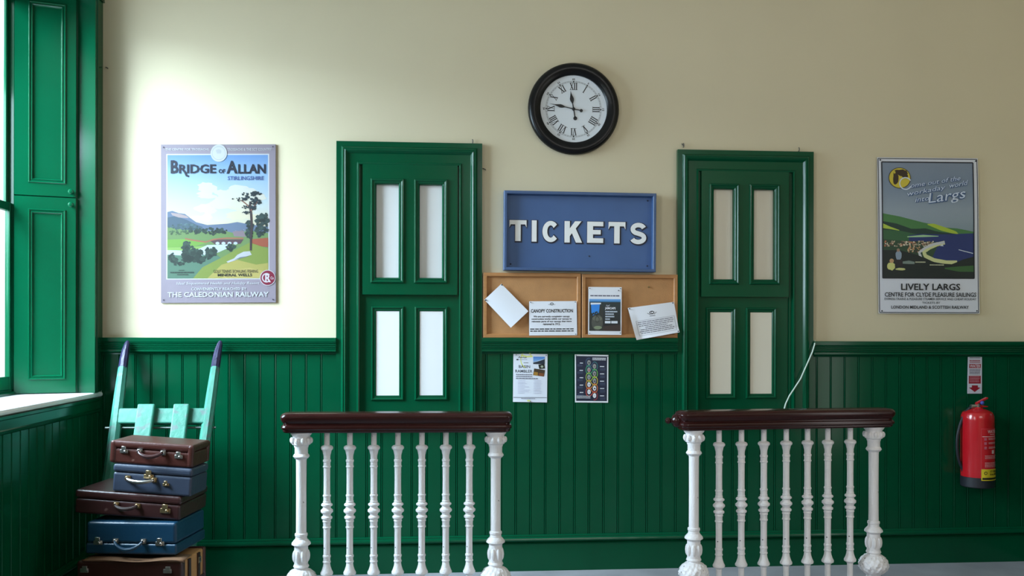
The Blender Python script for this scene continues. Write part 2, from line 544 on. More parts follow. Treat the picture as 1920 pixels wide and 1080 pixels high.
# chair rail, reeded
def rail_prof(zt):
    p = [(0.0, zt), (-0.042, zt), (-0.045, zt - 0.003), (-0.045, zt - 0.024)]
    z = zt - 0.024
    for k in range(4):
        p += [(-0.038, z - 0.001), (-0.042, z - 0.003), (-0.0445, z - 0.006), (-0.042, z - 0.009), (-0.038, z - 0.0105)]
        z -= 0.0112
    p += [(-0.044, z - 0.001), (-0.044, z - 0.013), (-0.036, z - 0.020), (-0.024, z - 0.023), (-0.022, z - 0.030), (0.0, z - 0.030)]
    return p
D1 = (px(631), px(903))          # outer edges of the left ticket window
D2 = (px(1268), px(1521.5))      # outer edges of the right ticket window
DTOP = pz(272, 960)
RAIL_R = pz(640, 1720)
for i, (a, c, zt) in enumerate(((XL, D1[0], RAIL), (D1[1], D2[0], pz(633.5, 1085)), (D2[1], XR, RAIL_R))):
    struct(MB().prism(rail_prof(zt), 'x', a, c, 'green_gloss').build('trim_%d' % (4 + i)))
struct(MB(RW).prism(rail_prof(RAIL_R), 'x', 0.05, -RA, 'green_gloss').prism(rail_prof(RAIL_R), 'x', -RB, -YF, 'green_gloss').build('trim_7'))
# plinth with a moulded cap
BZ = pz(1009, 500)
base_prof = [(0, 0), (-0.034, 0), (-0.034, BZ - 0.055), (-0.038, BZ - 0.052), (-0.030, BZ - 0.046), (-0.046, BZ - 0.036), (-0.049, BZ - 0.028), (-0.046, BZ - 0.018),
             (-0.034, BZ - 0.012), (-0.034, BZ - 0.006), (-0.024, BZ), (0, BZ)]
struct(MB().prism(base_prof, 'x', XL, XR, 'green_gloss').build('baseboard_back'))
struct(MB(LW).prism(base_prof, 'x', YF, -0.05, 'green_gloss').build('baseboard_left'))
struct(MB(RW).prism(base_prof, 'x', 0.05, -RA, 'green_gloss').prism(base_prof, 'x', -RB, -YF, 'green_gloss').build('baseboard_right'))

# ------------------------------------------------------------------ the sash window in the left wall
def frame_box(mb, x0, x1, z0, z1, wl, wr, wb, wt, d0, d1, mat):
    """four bars of a flat frame between depths d0..d1 (towards the room)"""
    mb.box(x0, x0 + wl, -d1, -d0, z0, z1, mat)
    mb.box(x1 - wr, x1, -d1, -d0, z0, z1, mat)
    mb.box(x0 + wl, x1 - wr, -d1, -d0, z0, z0 + wb, mat)
    mb.box(x0 + wl, x1 - wr, -d1, -d0, z1 - wt, z1, mat)
PANEL = [(0.0, 0.0), (0.0, 0.004), (0.003, 0.007), (0.007, 0.006), (0.010, 0.002), (0.014, 0.001), (0.018, 0.005), (0.022, 0.001), (0.026, -0.006)]

def sash_window(name, y0, y1, label, full):
    """y0 is the jamb nearest the back wall"""
    win = thing(name, label, 'window', (XL, (y0 + y1) / 2, ZS), kind='structure')
    off = Vector(win.location)
    T = Matrix.Translation(-off)
    # sill board with rounded nosing, and apron below it
    s = MB(T @ LW)
    z = ZS
    s.prism([(0.418, z - 0.03), (-0.020, z - 0.03), (-0.028, z - 0.024), (-0.030, z - 0.014), (-0.026, z - 0.004), (-0.020, z), (0.418, z)], 'x', y1 - 0.02, y0 + 0.125, 'white_sill')
    s.build('sill', win)
    s = MB(T @ LW)
    s.prism([(0, z - 0.032), (-0.036, z - 0.032), (-0.036, z - 0.046), (-0.026, z - 0.052), (-0.026, z - 0.095), (-0.034, z - 0.100), (-0.030, z - 0.112), (-0.022, z - 0.118), (0, z - 0.118)], 'x', y1 - 0.1, -0.05 if full else y0 + 0.1, 'green_gloss')
    s.build('apron', win)
    # architrave on the room face, with head cornice
    a = MB(T @ LW)
    wa = 0.150 if full else 0.12
    prof = [(0, 0), (0, -0.03), (0.012, -0.032), (0.018, -0.026), (0.026, -0.026), (0.032, -0.034), (0.046, -0.034), (0.052, -0.022), (wa - 0.008, -0.022), (wa, -0.014), (wa, 0.0)]
    a.prism([(y0 + s_, d) for s_, d in prof], 'z', z, HEAD + 0.05, 'green_gloss')
    prof2 = [(q * 0.12 / wa, d) for q, d in prof]
    a.prism([(y1 - s_, d) for s_, d in prof2], 'z', z, HEAD + 0.05, 'green_gloss')
    a.prism([(0, HEAD), (-0.03, HEAD), (-0.026, HEAD + 0.03), (-0.034, HEAD + 0.05), (-0.034, HEAD + 0.062), (-0.05, HEAD + 0.072), (-0.05, HEAD + 0.10), (0, HEAD + 0.10)], 'x', y1 - 0.15, -0.004 if full else y0 + 0.15, 'green_gloss')
    a.build('architrave', win)
    # reveal: straight jamb lining, then splayed boxing for the shutters
    jx, bx, sp = -0.066, -0.372, 0.095
    r = MB(T)
    for (yj, sg) in ((y0, -1), (y1, 1)):
        pts = [(XL, yj), (XL + jx, yj), (XL + bx, yj + sg * sp), (XL - WT, yj + sg * sp), (XL - WT, yj - sg * 0.02), (XL, yj - sg * 0.001)]
        r.prism(pts, 'z', z - 0.02, HEAD + 0.05, 'green_gloss')
    r.build('reveal', win)
    s = MB(T)
    s.box(XL - WT, XL - 0.002, y1, y0, HEAD, HEAD + 0.05, 'green_gloss')
    fr = MB(T @ Matrix.Translation((0, 0, HEAD)) @ Matrix(((0, 0, 1, 0), (1, 0, 0, 0), (0, 1, 0, 0), (0, 0, 0, 1))))
    s.build('soffit', win)
    # soffit panel: raised moulding under the head
    for (ya, yb) in ((y0 - 0.16, y0 - 0.78), (y0 - 0.92, y1 + 0.16)):
        m = MB(T)
        xa, xb = XL - 0.33, XL - 0.10
        v, f = [], []
        for (i, d) in PANEL[:-1]:
            v += [(xa + i, yb + i, HEAD - d), (xb - i, yb + i, HEAD - d), (xb - i, ya - i, HEAD - d), (xa + i, ya - i, HEAD - d)]
        for k in range(len(PANEL) - 2):
            for j in range(4):
                p, q = k * 4 + j, k * 4 + (j + 1) % 4
                f.append((p, q, q + 4, p + 4))
        m.add(v, f, 'green_gloss')
        m.build('soffit_panel', win)
    # shutters folded into the reveals, two leaves a side
    ln = math.hypot(bx - jx, sp)
    zm = pz(375, 138, -0.1)
    for (yj, sg) in ((y0, -1), (y1, 1)):
        A = Vector((XL + jx - 0.004, yj + sg * 0.004, 0))
        d = Vector((bx - jx, sg * sp, 0)).normalized()
        nrm = Vector((sp, -sg * (bx - jx) * -1, 0)).normalized()
        nrm = Vector((-d.y, d.x, 0)) * (1 if sg < 0 else -1)   # towards the middle of the window
        if nrm.y * sg < 0: nrm = -nrm
        # local: x along leaf, -y out of the leaf face, z up
        F = Matrix(((d.x, -nrm.x, 0, A.x), (d.y, -nrm.y, 0, A.y), (0, 0, 1, 0), (0, 0, 0, 1)))
        for (za, zb, kz, p0, p1) in ((zm + 0.004, HEAD - 0.004, zm + 0.032, 0.072, 0.078), (z + 0.006, zm - 0.002, zm - 0.042, 0.076, 0.070)):
            L = MB(T @ F)
            q0, q1 = 0.056, ln - 0.075
            zz0, zz1 = za + p0, zb - p1
            x0, x1, dd = 0.004, ln - 0.004, 0.022
            # face around the sunk panel, then the moulding down to the panel
            v = [(x0, -dd, za), (x1, -dd, za), (x1, -dd, zb), (x0, -dd, zb), (q0, -dd, zz0), (q1, -dd, zz0), (q1, -dd, zz1), (q0, -dd, zz1),
                 (x0, 0, za), (x1, 0, za), (x1, 0, zb), (x0, 0, zb)]
            L.add(v, [(0, 1, 5, 4), (1, 2, 6, 5), (2, 3, 7, 6), (3, 0, 4, 7), (0, 3, 11, 8), (1, 9, 10, 2), (0, 8, 9, 1), (3, 2, 10, 11)], 'green_gloss')
            L.frame(q0, q1, zz0, zz1, [(i, dd + e) for i, e in PANEL], 'green_gloss')
            i = PANEL[-1][0]
            e = dd + PANEL[-1][1]
            L.add([(q0 + i, -e, zz0 + i), (q1 - i, -e, zz0 + i), (q1 - i, -e, zz1 - i), (q0 + i, -e, zz1 - i)], [(0, 1, 2, 3)], 'green_gloss')
            lf = L.build('shutter', win)
            K = MB(T @ F)
            kx = 0.028
            K.lathe([(0.0001, -0.055), (0.010, -0.053), (0.0155, -0.047), (0.016, -0.041), (0.012, -0.035), (0.007, -0.031), (0.007, -0.024), (0.012, -0.022)], 'green_gloss', 16, 'y', (kx, 0, kz))
            K.build('knob', lf)
    # box frame and the two sashes
    ya, yb = y1 + sp, y0 - sp
    bf = MB(T @ LW)
    frame_box(bf, ya, yb, z, HEAD, 0.014, 0.014, 0.028, 0.03, -0.418, -0.372, 'green_gloss')
    bf.prism([(0.373, z), (0.355, z), (0.355, z + 0.012), (0.362, z + 0.018), (0.373, z + 0.02)], 'x', ya, yb, 'green_gloss')
    bf.build('box_frame', win)
    lower = MB(T @ LW)
    zmid = pz(388, 8, -0.35) + 0.01
    frame_box(lower, ya + 0.014, yb - 0.014, z + 0.028, zmid + 0.022, 0.030, 0.030, 0.075, 0.045, -0.396, -0.378, 'green_gloss')
    lo = lower.build('sash', win, bevel=0.004)
    upper = MB(T @ LW)
    frame_box(upper, ya + 0.014, yb - 0.014, zmid - 0.022, HEAD - 0.03, 0.030, 0.030, 0.045, 0.05, -0.416, -0.398, 'green_gloss')
    up = upper.build('sash', win, bevel=0.004)
    # sash bar down the middle of each, and the panes
    mid = (ya + yb) / 2
    for so, za, zb, dep in ((lo, z + 0.10, zmid - 0.02, 0.387), (up, zmid + 0.02, HEAD - 0.08, 0.407)):
        MB(T @ LW).box(mid - 0.011, mid + 0.011, dep - 0.009, dep + 0.009, za, zb, 'green_gloss').build('glazing_bar', so)
        MB(T @ LW).box(ya + 0.04, mid - 0.011, dep - 0.002, dep + 0.002, za, zb, 'window_glass').build('pane', so)
        MB(T @ LW).box(mid + 0.011, yb - 0.04, dep - 0.002, dep + 0.002, za, zb, 'window_glass').build('pane', so)
    return win
sash_window('window_1', WA, WB, 'tall green sash window with panelled folding shutters in the corner beside the luggage', True)
sash_window('added_window_4', W2A, W2B, 'added unseen second green sash window further along the left wall, for fill light', False)
# added window behind the camera, unseen, to let fill light in
win = thing('added_window_5', 'added unseen green clerestory window for fill light, high in the wall facing the ticket windows', 'window', ((FA + FB) / 2, YF, FZ0), kind='structure')
T = Matrix.Translation(-Vector(win.location))
m = MB(T @ Matrix.Translation((0, YF, 0)))
frame_box(m, FA, FB, FZ0, FZ1, 0.07, 0.07, 0.07, 0.07, -0.18, -0.08, 'green_gloss')
for t in (1 / 3, 2 / 3):
    x = FA + (FB - FA) * t
    m.box(x - 0.03, x + 0.03, 0.08, 0.18, FZ0 + 0.07, FZ1 - 0.07, 'green_gloss') if False else m.box(x - 0.03, x + 0.03, -0.18, -0.08, FZ0 + 0.07, FZ1 - 0.07, 'green_gloss')
m.build('frame', win)
for k in range(3):
    x0, x1 = FA + (FB - FA) * k / 3 + 0.05, FA + (FB - FA) * (k + 1) / 3 - 0.05
    MB(T @ Matrix.Translation((0, YF, 0))).box(x0, x1, -0.132, -0.128, FZ0 + 0.06, FZ1 - 0.06, 'window_glass').build('pane', win)

# ------------------------------------------------------------------ the two ticket windows
def ticket_window(name, label, xo, ztop, panel, sash_x, panes_up, panes_lo, vm):
    """xo outer edges; sash_x edges of the sash; panes: ((x0,x1),(x0,x1),ztop,zbottom)"""
    zb = 0.925
    x0, x1 = xo
    win = thing(name, label, 'ticket window', ((x0 + x1) / 2, 0, zb), kind='structure')
    T = Matrix.Translation(-Vector(win.location))
    wl = sash_x[0] - x0
    k = wl / 0.16
    prof = [(0, 0), (0, 0.030), (0.030 * k, 0.030), (0.036 * k, 0.040), (0.043 * k, 0.046), (0.050 * k, 0.043), (0.056 * k, 0.047), (0.063 * k, 0.042), (0.070 * k, 0.034), (0.074 * k, 0.029),
            (0.126 * k, 0.029), (0.130 * k, 0.034), (0.136 * k, 0.036), (0.142 * k, 0.033), (0.144 * k, 0.012), (0.161 * k, 0.012), (0.161 * k, 0)]
    a = MB(T)
    a.frame(x0, x1, zb - 0.20, ztop, prof, 'green_gloss') if False else None
    # three-sided architrave standing on a sill board
    for n in range(len(prof) - 1):
        (i, d), (j, e) = prof[n], prof[n + 1]
        v = [(x0 + i, -d, zb), (x0 + i, -d, ztop - i), (x1 - i, -d, ztop - i), (x1 - i, -d, zb),
             (x0 + j, -e, zb), (x0 + j, -e, ztop - j), (x1 - j, -e, ztop - j), (x1 - j, -e, zb)]
        a.add(v, [(0, 1, 5, 4), (1, 2, 6, 5), (2, 3, 7, 6)], 'green_gloss')
    a.build('architrave', win)
    MB(T).box(x0 + 0.12 * k, x1 - 0.12 * k, -0.002, 0.0, zb, ztop - 0.1, 'green_gloss').build('backing', win)
    s = MB(T)
    s.prism([(0, zb - 0.03), (-0.055, zb - 0.03), (-0.062, zb - 0.02), (-0.062, zb - 0.008), (-0.055, zb), (0, zb)], 'x', x0 - 0.012, x1 + 0.012, 'green_gloss')
    s.build('sill', win)
    zm = pz(vm, (x0 + x1) / 2 * 305 + 820)
    for (pn, za, zt, dp) in ((panes_up, zm, ztop - 0.135 * k, 0.034), (panes_lo, zb, zm + 0.012, 0.006)):
        m = MB(T)
        sx0, sx1 = sash_x
        (a0, a1), (b0, b1), pt, pb = pn
        # rails and stiles around two panes
        g = 0.030
        xs = [sx0, a0 - g, a1 + g, b0 - g, b1 + g, sx1]
        m.box(xs[0], xs[1], -dp, -0.001, za, zt, 'green_gloss')
        m.box(xs[2], xs[3], -dp, -0.001, za, zt, 'green_gloss')
        m.box(xs[4], xs[5], -dp, -0.001, za, zt, 'green_gloss')
        for q0, q1 in ((xs[1], xs[2]), (xs[3], xs[4])):
            m.box(q0, q1, -dp, -0.001, pt + g, zt, 'green_gloss')
            m.box(q0, q1, -dp, -0.001, za, pb - g, 'green_gloss')
        sa = m.build('sash', win)
        for q0, q1 in ((a0, a1), (b0, b1)):
            mo = MB(T)
            mo.frame(q0 - g - 0.004, q1 + g + 0.004, pb - g - 0.004, pt + g + 0.004,
                     [(0, dp - 0.001), (0, dp + 0.004), (0.004, dp + 0.010), (0.009, dp + 0.011), (0.014, dp + 0.006), (0.018, dp + 0.003), (0.024, dp + 0.005), (0.028, dp + 0.001), (0.033, dp - 0.006), (0.034, 0.002)], 'green_gloss')
            mo.build('glazing_bead', sa)
            pa = MB(T).box(q0 - 0.004, q1 + 0.004, -0.0045, -0.0005, pb - 0.004, pt + 0.004, panel).build('pane', sa)
    return win
P = lambda a, b, c, d, t, bo: ((px(a), px(b)), (px(c), px(d)), pz(t, (a + d) / 2), pz(bo, (a + d) / 2))
ticket_window('window_2', 'green ticket window with four narrow white panes, between the first poster and the sign', D1, DTOP, 'white_panel',
              (px(680), px(857)), P(706, 747, 787, 828, 348, 521), P(706.5, 747, 788, 829, 585, 740), 553)
ticket_window('window_3', 'green ticket window with four narrow cream panes, right of the sign', D2, pz(284, 1395), 'cream_panel',
              (px(1312), px(1475)), P(1336, 1372, 1411, 1448, 357, 524), P(1332.5, 1369, 1407.5, 1445, 587, 737), 557)

# ================================================================== THINGS ON THE WALL
# ------------------------------------------------------------------ clock
c = PY(1076, 203.5, -0.03)
cl = thing('wall_clock', 'round black-framed wall clock with roman numerals above the blue sign', 'clock', (c.x, 0, c.z))
R, r = 0.283, 0.207
MB().lathe([(R - 0.02, 0.0), (R - 0.004, -0.006), (R, -0.018), (R - 0.003, -0.032), (R - 0.014, -0.044), (R - 0.030, -0.050), (R - 0.046, -0.047), (R - 0.060, -0.040), (r + 0.006, -0.034), (r, -0.028), (r, -0.010)], 'clock_black', 72, 'y').build('rim', cl)
MB().lathe([(0.0001, -0.0145), (r * 0.94, -0.0145), (r + 0.004, -0.0165)], 'clock_face', 72, 'y', smooth=False).build('dial', cl)
n = MB()
def stroke(mb, a, b, w, ang, rad, y=-0.0152):
    """a stroke in numeral space: +y points to the rim"""
    ax, az = a; bx_, bz = b
    l = math.hypot(bx_ - ax, bz - az)
    ux, uz = (bx_ - ax) / l, (bz - az) / l
    nx, nz = -uz * w / 2, ux * w / 2
    pts = [(ax + nx, az + nz), (ax - nx, az - nz), (bx_ - nx, bz - nz), (bx_ + nx, bz + nz)]
    out = []
    for x, z in pts:
        z += rad
        out.append((x * math.cos(ang) + z * math.sin(ang), y, -x * math.sin(ang) + z * math.cos(ang)))
    mb.add(out, [(0, 1, 2, 3)], 'ink_black')
NUM = ['XII', 'I', 'II', 'III', 'IIII', 'V', 'VI', 'VII', 'VIII', 'IX', 'X', 'XI']
for h, s in enumerate(NUM):
    ang = 2 * PI * h / 12
    wd = {'I': 0.012, 'V': 0.024, 'X': 0.024}
    tot = sum(wd[q] for q in s)
    sc = min(1.0, 0.052 / tot)
    x = -tot * sc / 2
    H = 0.021
    rad = 0.140
    for q in s:
        ww = wd[q] * sc
        xc = x + ww / 2
        if q == 'I':
            stroke(n, (xc, -H), (xc, H), 0.0058, ang, rad)
        elif q == 'V':
            stroke(n, (xc - ww * 0.36, H), (xc, -H), 0.0058, ang, rad)
            stroke(n, (xc + ww * 0.36, H), (xc, -H), 0.0028, ang, rad)
        else:
            stroke(n, (xc - ww * 0.36, H), (xc + ww * 0.36, -H), 0.0058, ang, rad)
            stroke(n, (xc + ww * 0.36, H), (xc - ww * 0.36, -H), 0.0028, ang, rad)
        x += ww
    stroke(n, (-tot * sc / 2, H), (tot * sc / 2, H), 0.0022, ang, rad)
    stroke(n, (-tot * sc / 2, -H), (tot * sc / 2, -H), 0.0022, ang, rad)
    stroke(n, (0, 0.024), (0, 0.034), 0.007, ang, rad)
    # minute figures outside the track
    vs, fs = text_mesh('60' if h == 0 else str(5 * h), 0.02)
    wq = 0.017 if h != 1 else 0.008
    pts = []
    for a, b_ in vs:
        xx, zz = (a - 0.5) * wq, 0.178 + b_ * 0.012
        pts.append((xx * math.cos(ang) + zz * math.sin(ang), -0.0152, -xx * math.sin(ang) + zz * math.cos(ang)))
    n.add(pts, fs, 'ink_black')
for rr in (0.1665, 0.1725):
    n.lathe([(rr - 0.0006, -0.0152), (rr + 0.0006, -0.0152)], 'ink_black', 72, 'y', smooth=False)
for k in range(60):
    if k % 5:
        stroke(n, (0, 0.0265), (0, 0.0325), 0.0012, 2 * PI * k / 60, 0.140)
n.build('numerals', cl)
def hand(name, ang, length, tail, spade, w, y):
    m = MB()
    def rot(pts):
        return [(x * math.cos(ang) + z * math.sin(ang), yy, -x * math.sin(ang) + z * math.cos(ang)) for x, yy, z in pts]
    def flat(pts):
        k = len(pts)
        m.add(rot([(x, y, z) for x, z in pts] + [(x, y + 0.0016, z) for x, z in pts]), [tuple(range(k)), tuple(range(2 * k - 1, k - 1, -1))] + [(i, i + k, (i + 1) % k + k, (i + 1) % k) for i in range(k)], 'ink_black')
    flat([(-w, 0), (w, 0), (w * 0.8, spade - 0.03), (w * 3.0, spade - 0.012), (w * 3.4, spade), (w * 1.6, spade + 0.022), (w * 0.7, spade + 0.034), (0, length), (-w * 0.7, spade + 0.034), (-w * 1.6, spade + 0.022), (-w * 3.4, spade), (-w * 3.0, spade - 0.012), (-w * 0.8, spade - 0.03)])
    flat([(-w * 0.9, 0), (-w * 0.9, -tail), (w * 0.9, -tail), (w * 0.9, 0)])
    flat([(0.0105 * math.cos(2 * PI * i / 16) * w / 0.0032, -tail - 0.006 + 0.0105 * math.sin(2 * PI * i / 16) * w / 0.0032) for i in range(16)])
    return m.build(name, cl)
hand('hour_hand', math.radians(-10), 0.115, 0.052, 0.064, 0.0036, -0.0185)
hand('minute_hand', math.radians(-78.5), 0.152, 0.042, 0.085, 0.0030, -0.0220)
MB().lathe([(0.0001, -0.027), (0.006, -0.0265), (0.009, -0.0245), (0.010, -0.016)], 'ink_black', 16, 'y').build('arbor', cl)

# ------------------------------------------------------------------ TICKETS sign
tl, tr, br, bl = PY(944.5, 358.5, -0.03), PY(1229, 364, -0.03), PY(1226.5, 511, -0.03), PY(943.5, 507, -0.03)
cx, cz = (tl.x + tr.x + br.x + bl.x) / 4, (tl.z + tr.z + br.z + bl.z) / 4
wS, hS = ((tr.x - tl.x) + (br.x - bl.x)) / 2, ((tl.z - bl.z) + (tr.z - br.z)) / 2
tilt = math.atan2((tl.z - tr.z) + (bl.z - br.z), 2 * wS)
sg = thing('ticket_sign', 'shallow blue wooden box sign with white capitals reading TICKETS', 'sign', (cx, 0, cz), (0, tilt, 0))
m = MB()
m.frame(-wS / 2, wS / 2, -hS / 2, hS / 2, [(0, 0.001), (0, 0.062), (0.003, 0.065), (0.016, 0.065), (0.019, 0.062), (0.021, 0.02)], 'sign_frame_blue')
m.build('frame', sg)
MB().box(-wS / 2 + 0.012, wS / 2 - 0.012, -0.024, -0.002, -hS / 2 + 0.012, hS / 2 - 0.012, 'sign_blue').build('panel', sg)
def arc(cx, cz, rx, rz, a0, a1, n=14):
    return [(cx + rx * math.cos(math.radians(a0 + (a1 - a0) * i / n)), cz + rz * math.sin(math.radians(a0 + (a1 - a0) * i / n))) for i in range(n + 1)]
def ribbon(outer, inner):
    return [('strip', outer, inner)]
S_ = 0.26
GLY = {   # block capitals in a 1 x 1 box, as polygons
    'T': [[(0, 1), (0, 0.66), (0.08, 0.80), (0.34, 0.80), (0.34, 0.20), (0.34, 0), (0.66, 0), (0.66, 0.80), (0.92, 0.80), (1, 0.66), (1, 1)]],
    'I': [[(0, 0), (1, 0), (1, 1), (0, 1)]],
    'K': [[(0, 0), (0.31, 0), (0.31, 0.30), (0.44, 0.44), (0.68, 0), (1.04, 0), (0.66, 0.66), (1.0, 1), (0.62, 1), (0.31, 0.66), (0.31, 1), (0, 1)]],
    'E': [[(0, 0), (1, 0), (1, 0.22), (0.36, 0.22), (0.36, 0.40), (0.84, 0.40), (0.84, 0.61), (0.36, 0.61), (0.36, 0.79), (1, 0.79), (1, 1), (0, 1)]],
}
def ear(poly):
    from mathutils.geometry import tessellate_polygon
    return [tuple(t) for t in tessellate_polygon([[Vector((p[0], p[1], 0)) for p in poly]])]
def glyph(mb, ch, x0, x1, z0, z1, y, th, mat, grow=0.0):
    W_, H_ = x1 - x0, z1 - z0
    polys = []
    if ch == 'C':
        o, i = arc(0.5, 0.5, 0.5, 0.5, 42, 318, 26), arc(0.5, 0.5, 0.5 - 0.29, 0.5 - 0.21, 36, 324, 26)
        polys = [o + i[::-1]]
    elif ch == 'S':
        o1 = arc(0.5, 0.735, 0.44, 0.265, 22, 270, 16)          # upper bowl, outer edge
        i1 = arc(0.5, 0.715, 0.16, 0.10, 40, 262, 16)
        o2 = arc(0.5, 0.265, 0.47, 0.28, 90, -158, 16)
        i2 = arc(0.5, 0.285, 0.18, 0.105, 84, -140, 16)
        cl_ = [((a[0] + b[0]) / 2, (a[1] + b[1]) / 2) for a, b in zip(o1, i1)] + [((a[0] + b[0]) / 2, (a[1] + b[1]) / 2) for a, b in zip(o2, i2)]
        # spine as a centre line of even weight
        cl_ = arc(0.5, 0.70, 0.33, 0.195, 18, 240, 14) + [(0.42, 0.515), (0.58, 0.475)] + arc(0.48, 0.295, 0.35, 0.19, 50, -162, 14)
        o, i = [], []
        for k, p in enumerate(cl_):
            a, b = cl_[max(0, k - 1)], cl_[min(len(cl_) - 1, k + 1)]
            dx, dz = (b[0] - a[0]) * W_, (b[1] - a[1]) * H_
            l = math.hypot(dx, dz)
            hw = 0.105 * H_
            o.append((p[0] - dz / l * hw / W_, p[1] + dx / l * hw / H_))
            i.append((p[0] + dz / l * hw / W_, p[1] - dx / l * hw / H_))
        polys = [o + i[::-1]]
    else:
        polys = GLY[ch]
    for pl in polys:
        k = len(pl)
        if grow:
            # offset outline outwards for the painted edge
            area = sum(pl[q][0] * pl[(q + 1) % k][1] - pl[(q + 1) % k][0] * pl[q][1] for q in range(k))
            sgn = 1 if area > 0 else -1
            q2 = []
            P2 = [(p[0] * W_, p[1] * H_) for p in pl]
            for q in range(k):
                a, b, d = P2[q - 1], P2[q], P2[(q + 1) % k]
                e1, e2 = (b[0] - a[0], b[1] - a[1]), (d[0] - b[0], d[1] - b[1])
                l1, l2 = math.hypot(*e1) or 1e-9, math.hypot(*e2) or 1e-9
                n1, n2 = (e1[1] / l1 * sgn, -e1[0] / l1 * sgn), (e2[1] / l2 * sgn, -e2[0] / l2 * sgn)
                nx, nz = n1[0] + n2[0], n1[1] + n2[1]
                dn = max(0.6, 1 + n1[0] * n2[0] + n1[1] * n2[1])
                q2.append(((b[0] + nx / dn * grow) / W_, (b[1] + nz / dn * grow) / H_))
            pl = q2
        tris = ear(pl)
        v = [(x0 + p[0] * W_, y - th, z0 + p[1] * H_) for p in pl] + [(x0 + p[0] * W_, y, z0 + p[1] * H_) for p in pl]
        mb.add(v, tris + [(i, (i + 1) % k, (i + 1) % k + k, i + k) for i in range(k)], mat)
LET = [('T', 955, 987, 412.5, 452), ('I', 997, 1006, 413, 453), ('C', 1017, 1048, 414, 454), ('K', 1058.5, 1090, 414.5, 455), ('E', 1101, 1131, 415.5, 455.5), ('T', 1141, 1172.5, 416, 456.5), ('S', 1181, 1213, 417.5, 458)]
le, ed = MB(), MB()
for ch, u0, u1, v0, v1 in LET:
    um = (u0 + u1) / 2
    a, b = PY(u0, v0, -0.03), PY(u1, v1, -0.03)
    lx0, lx1 = a.x - cx, b.x - cx
    dz = (a.x + b.x) / 2 * 0 + math.tan(tilt) * ((lx0 + lx1) / 2)
    lz0, lz1 = b.z - cz + dz, a.z - cz + dz
    glyph(ed, ch, lx0 + 0.003, lx1 + 0.003, lz0 - 0.003, lz1 - 0.003, -0.0238, 0.0022, 'letter_navy', grow=0.006)
    glyph(le, ch, lx0, lx1, lz0, lz1, -0.0258, 0.004, 'letter_white')
ed.build('letter_shadow', sg)
le.build('lettering', sg)
for x, z in ((-0.42, -0.20), (0.42, -0.20), (0.42, 0.20), (0.06, -0.145)):
    MB().ball((x * wS / 0.93, -0.024, z * hS / 0.48), 0.005, 'letter_navy', 10, 6).build('screw', sg)

# ------------------------------------------------------------------ cork notice boards
def notice_board(label, u0, u1, vt0, vt1, vb, extra):
    x0, x1 = px(u0), px(u1)
    um = (u0 + u1) / 2
    z1, z0 = pz((vt0 + vt1) / 2, um), pz(vb, um)
    b = thing('notice_board', label, 'notice board', ((x0 + x1) / 2, 0, z0), group='cork notice boards')
    w_, h_ = x1 - x0, z1 - z0
    m = MB()
    m.frame(-w_ / 2, w_ / 2, 0, h_, [(0, 0.001), (0, 0.030), (0.003, 0.033), (0.020, 0.033), (0.024, 0.029), (0.026, 0.012)], 'pine_frame')
    m.build('frame', b)
    MB().box(-w_ / 2 + 0.02, w_ / 2 - 0.02, -0.016, -0.002, 0.02, h_ - 0.02, 'cork').build('cork_panel', b)
    for (u, v) in extra:
        p = PY(u, v, -0.03)
        MB().lathe([(0.0001, -0.041), (0.005, -0.039), (0.006, -0.035), (0.004, -0.0335)] if False else [(0.0001, -0.026), (0.005, -0.024), (0.006, -0.020), (0.004, -0.0162)], 'pin_brass', 10, 'y', (p.x - (x0 + x1) / 2, 0, p.z - z0)).build('drawing_pin', b)
    return b
notice_board('cork notice board holding the blank tilted sheet, under the blue sign', 905.5, 1087.5, 512, 512.5, 633.5, [(912, 521), (912, 628)])
notice_board('cork notice board holding the picture poster and the curled notice', 1089.5, 1268, 514, 516, 633.5, [(1098, 534), (1217, 538)])

INK, WHT = srgb(28, 28, 34), (0.80, 0.81, 0.88, 1)
def paper(name, label, cat, corners, yd, n=8, bulge=None, group=None):
    """corners: four measured corners tl,tr,br,bl on the plane y=yd; returns (empty, Sheet in 0..100 coordinates)"""
    c4 = [PY(u, v, yd) for u, v in corners]
    o = (sum((c.x for c in c4)) / 4, 0, sum((c.z for c in c4)) / 4)
    t = thing(name, label, cat, o, group=group)
    s = Sheet((0, 0, 100, 100), shifted(quad_surf(c4, bulge), o))
    if bulge: s.seg, s.LAY = 3.0, 0.00008
    return t, s
def pins(t, s, pts, mat='pin_black', r=0.0045):
    for a, b in pts:
        p = s.P((a, b), 3)
        MB().lathe([(0.0001, -0.0065), (r * 0.7, -0.006), (r, -0.0035), (r * 0.8, -0.0005), (r * 0.5, 0.0)], mat, 10, 'y', p).build('pin', t)
# blank sheet turned on its corner
t, s = paper('paper_sheet', 'blank white paper pinned at a slant on the cork', 'paper', [(908, 562), (940, 532), (990.5, 583.5), (957.5, 614.5)], -0.037, bulge=lambda s, t: 0.004 * math.sin(PI * s) + 0.004 * t * t)
s.base(WHT, 8)
s.build('sheet', t)
pins(t, s, [(98, 3), (3, 3)])
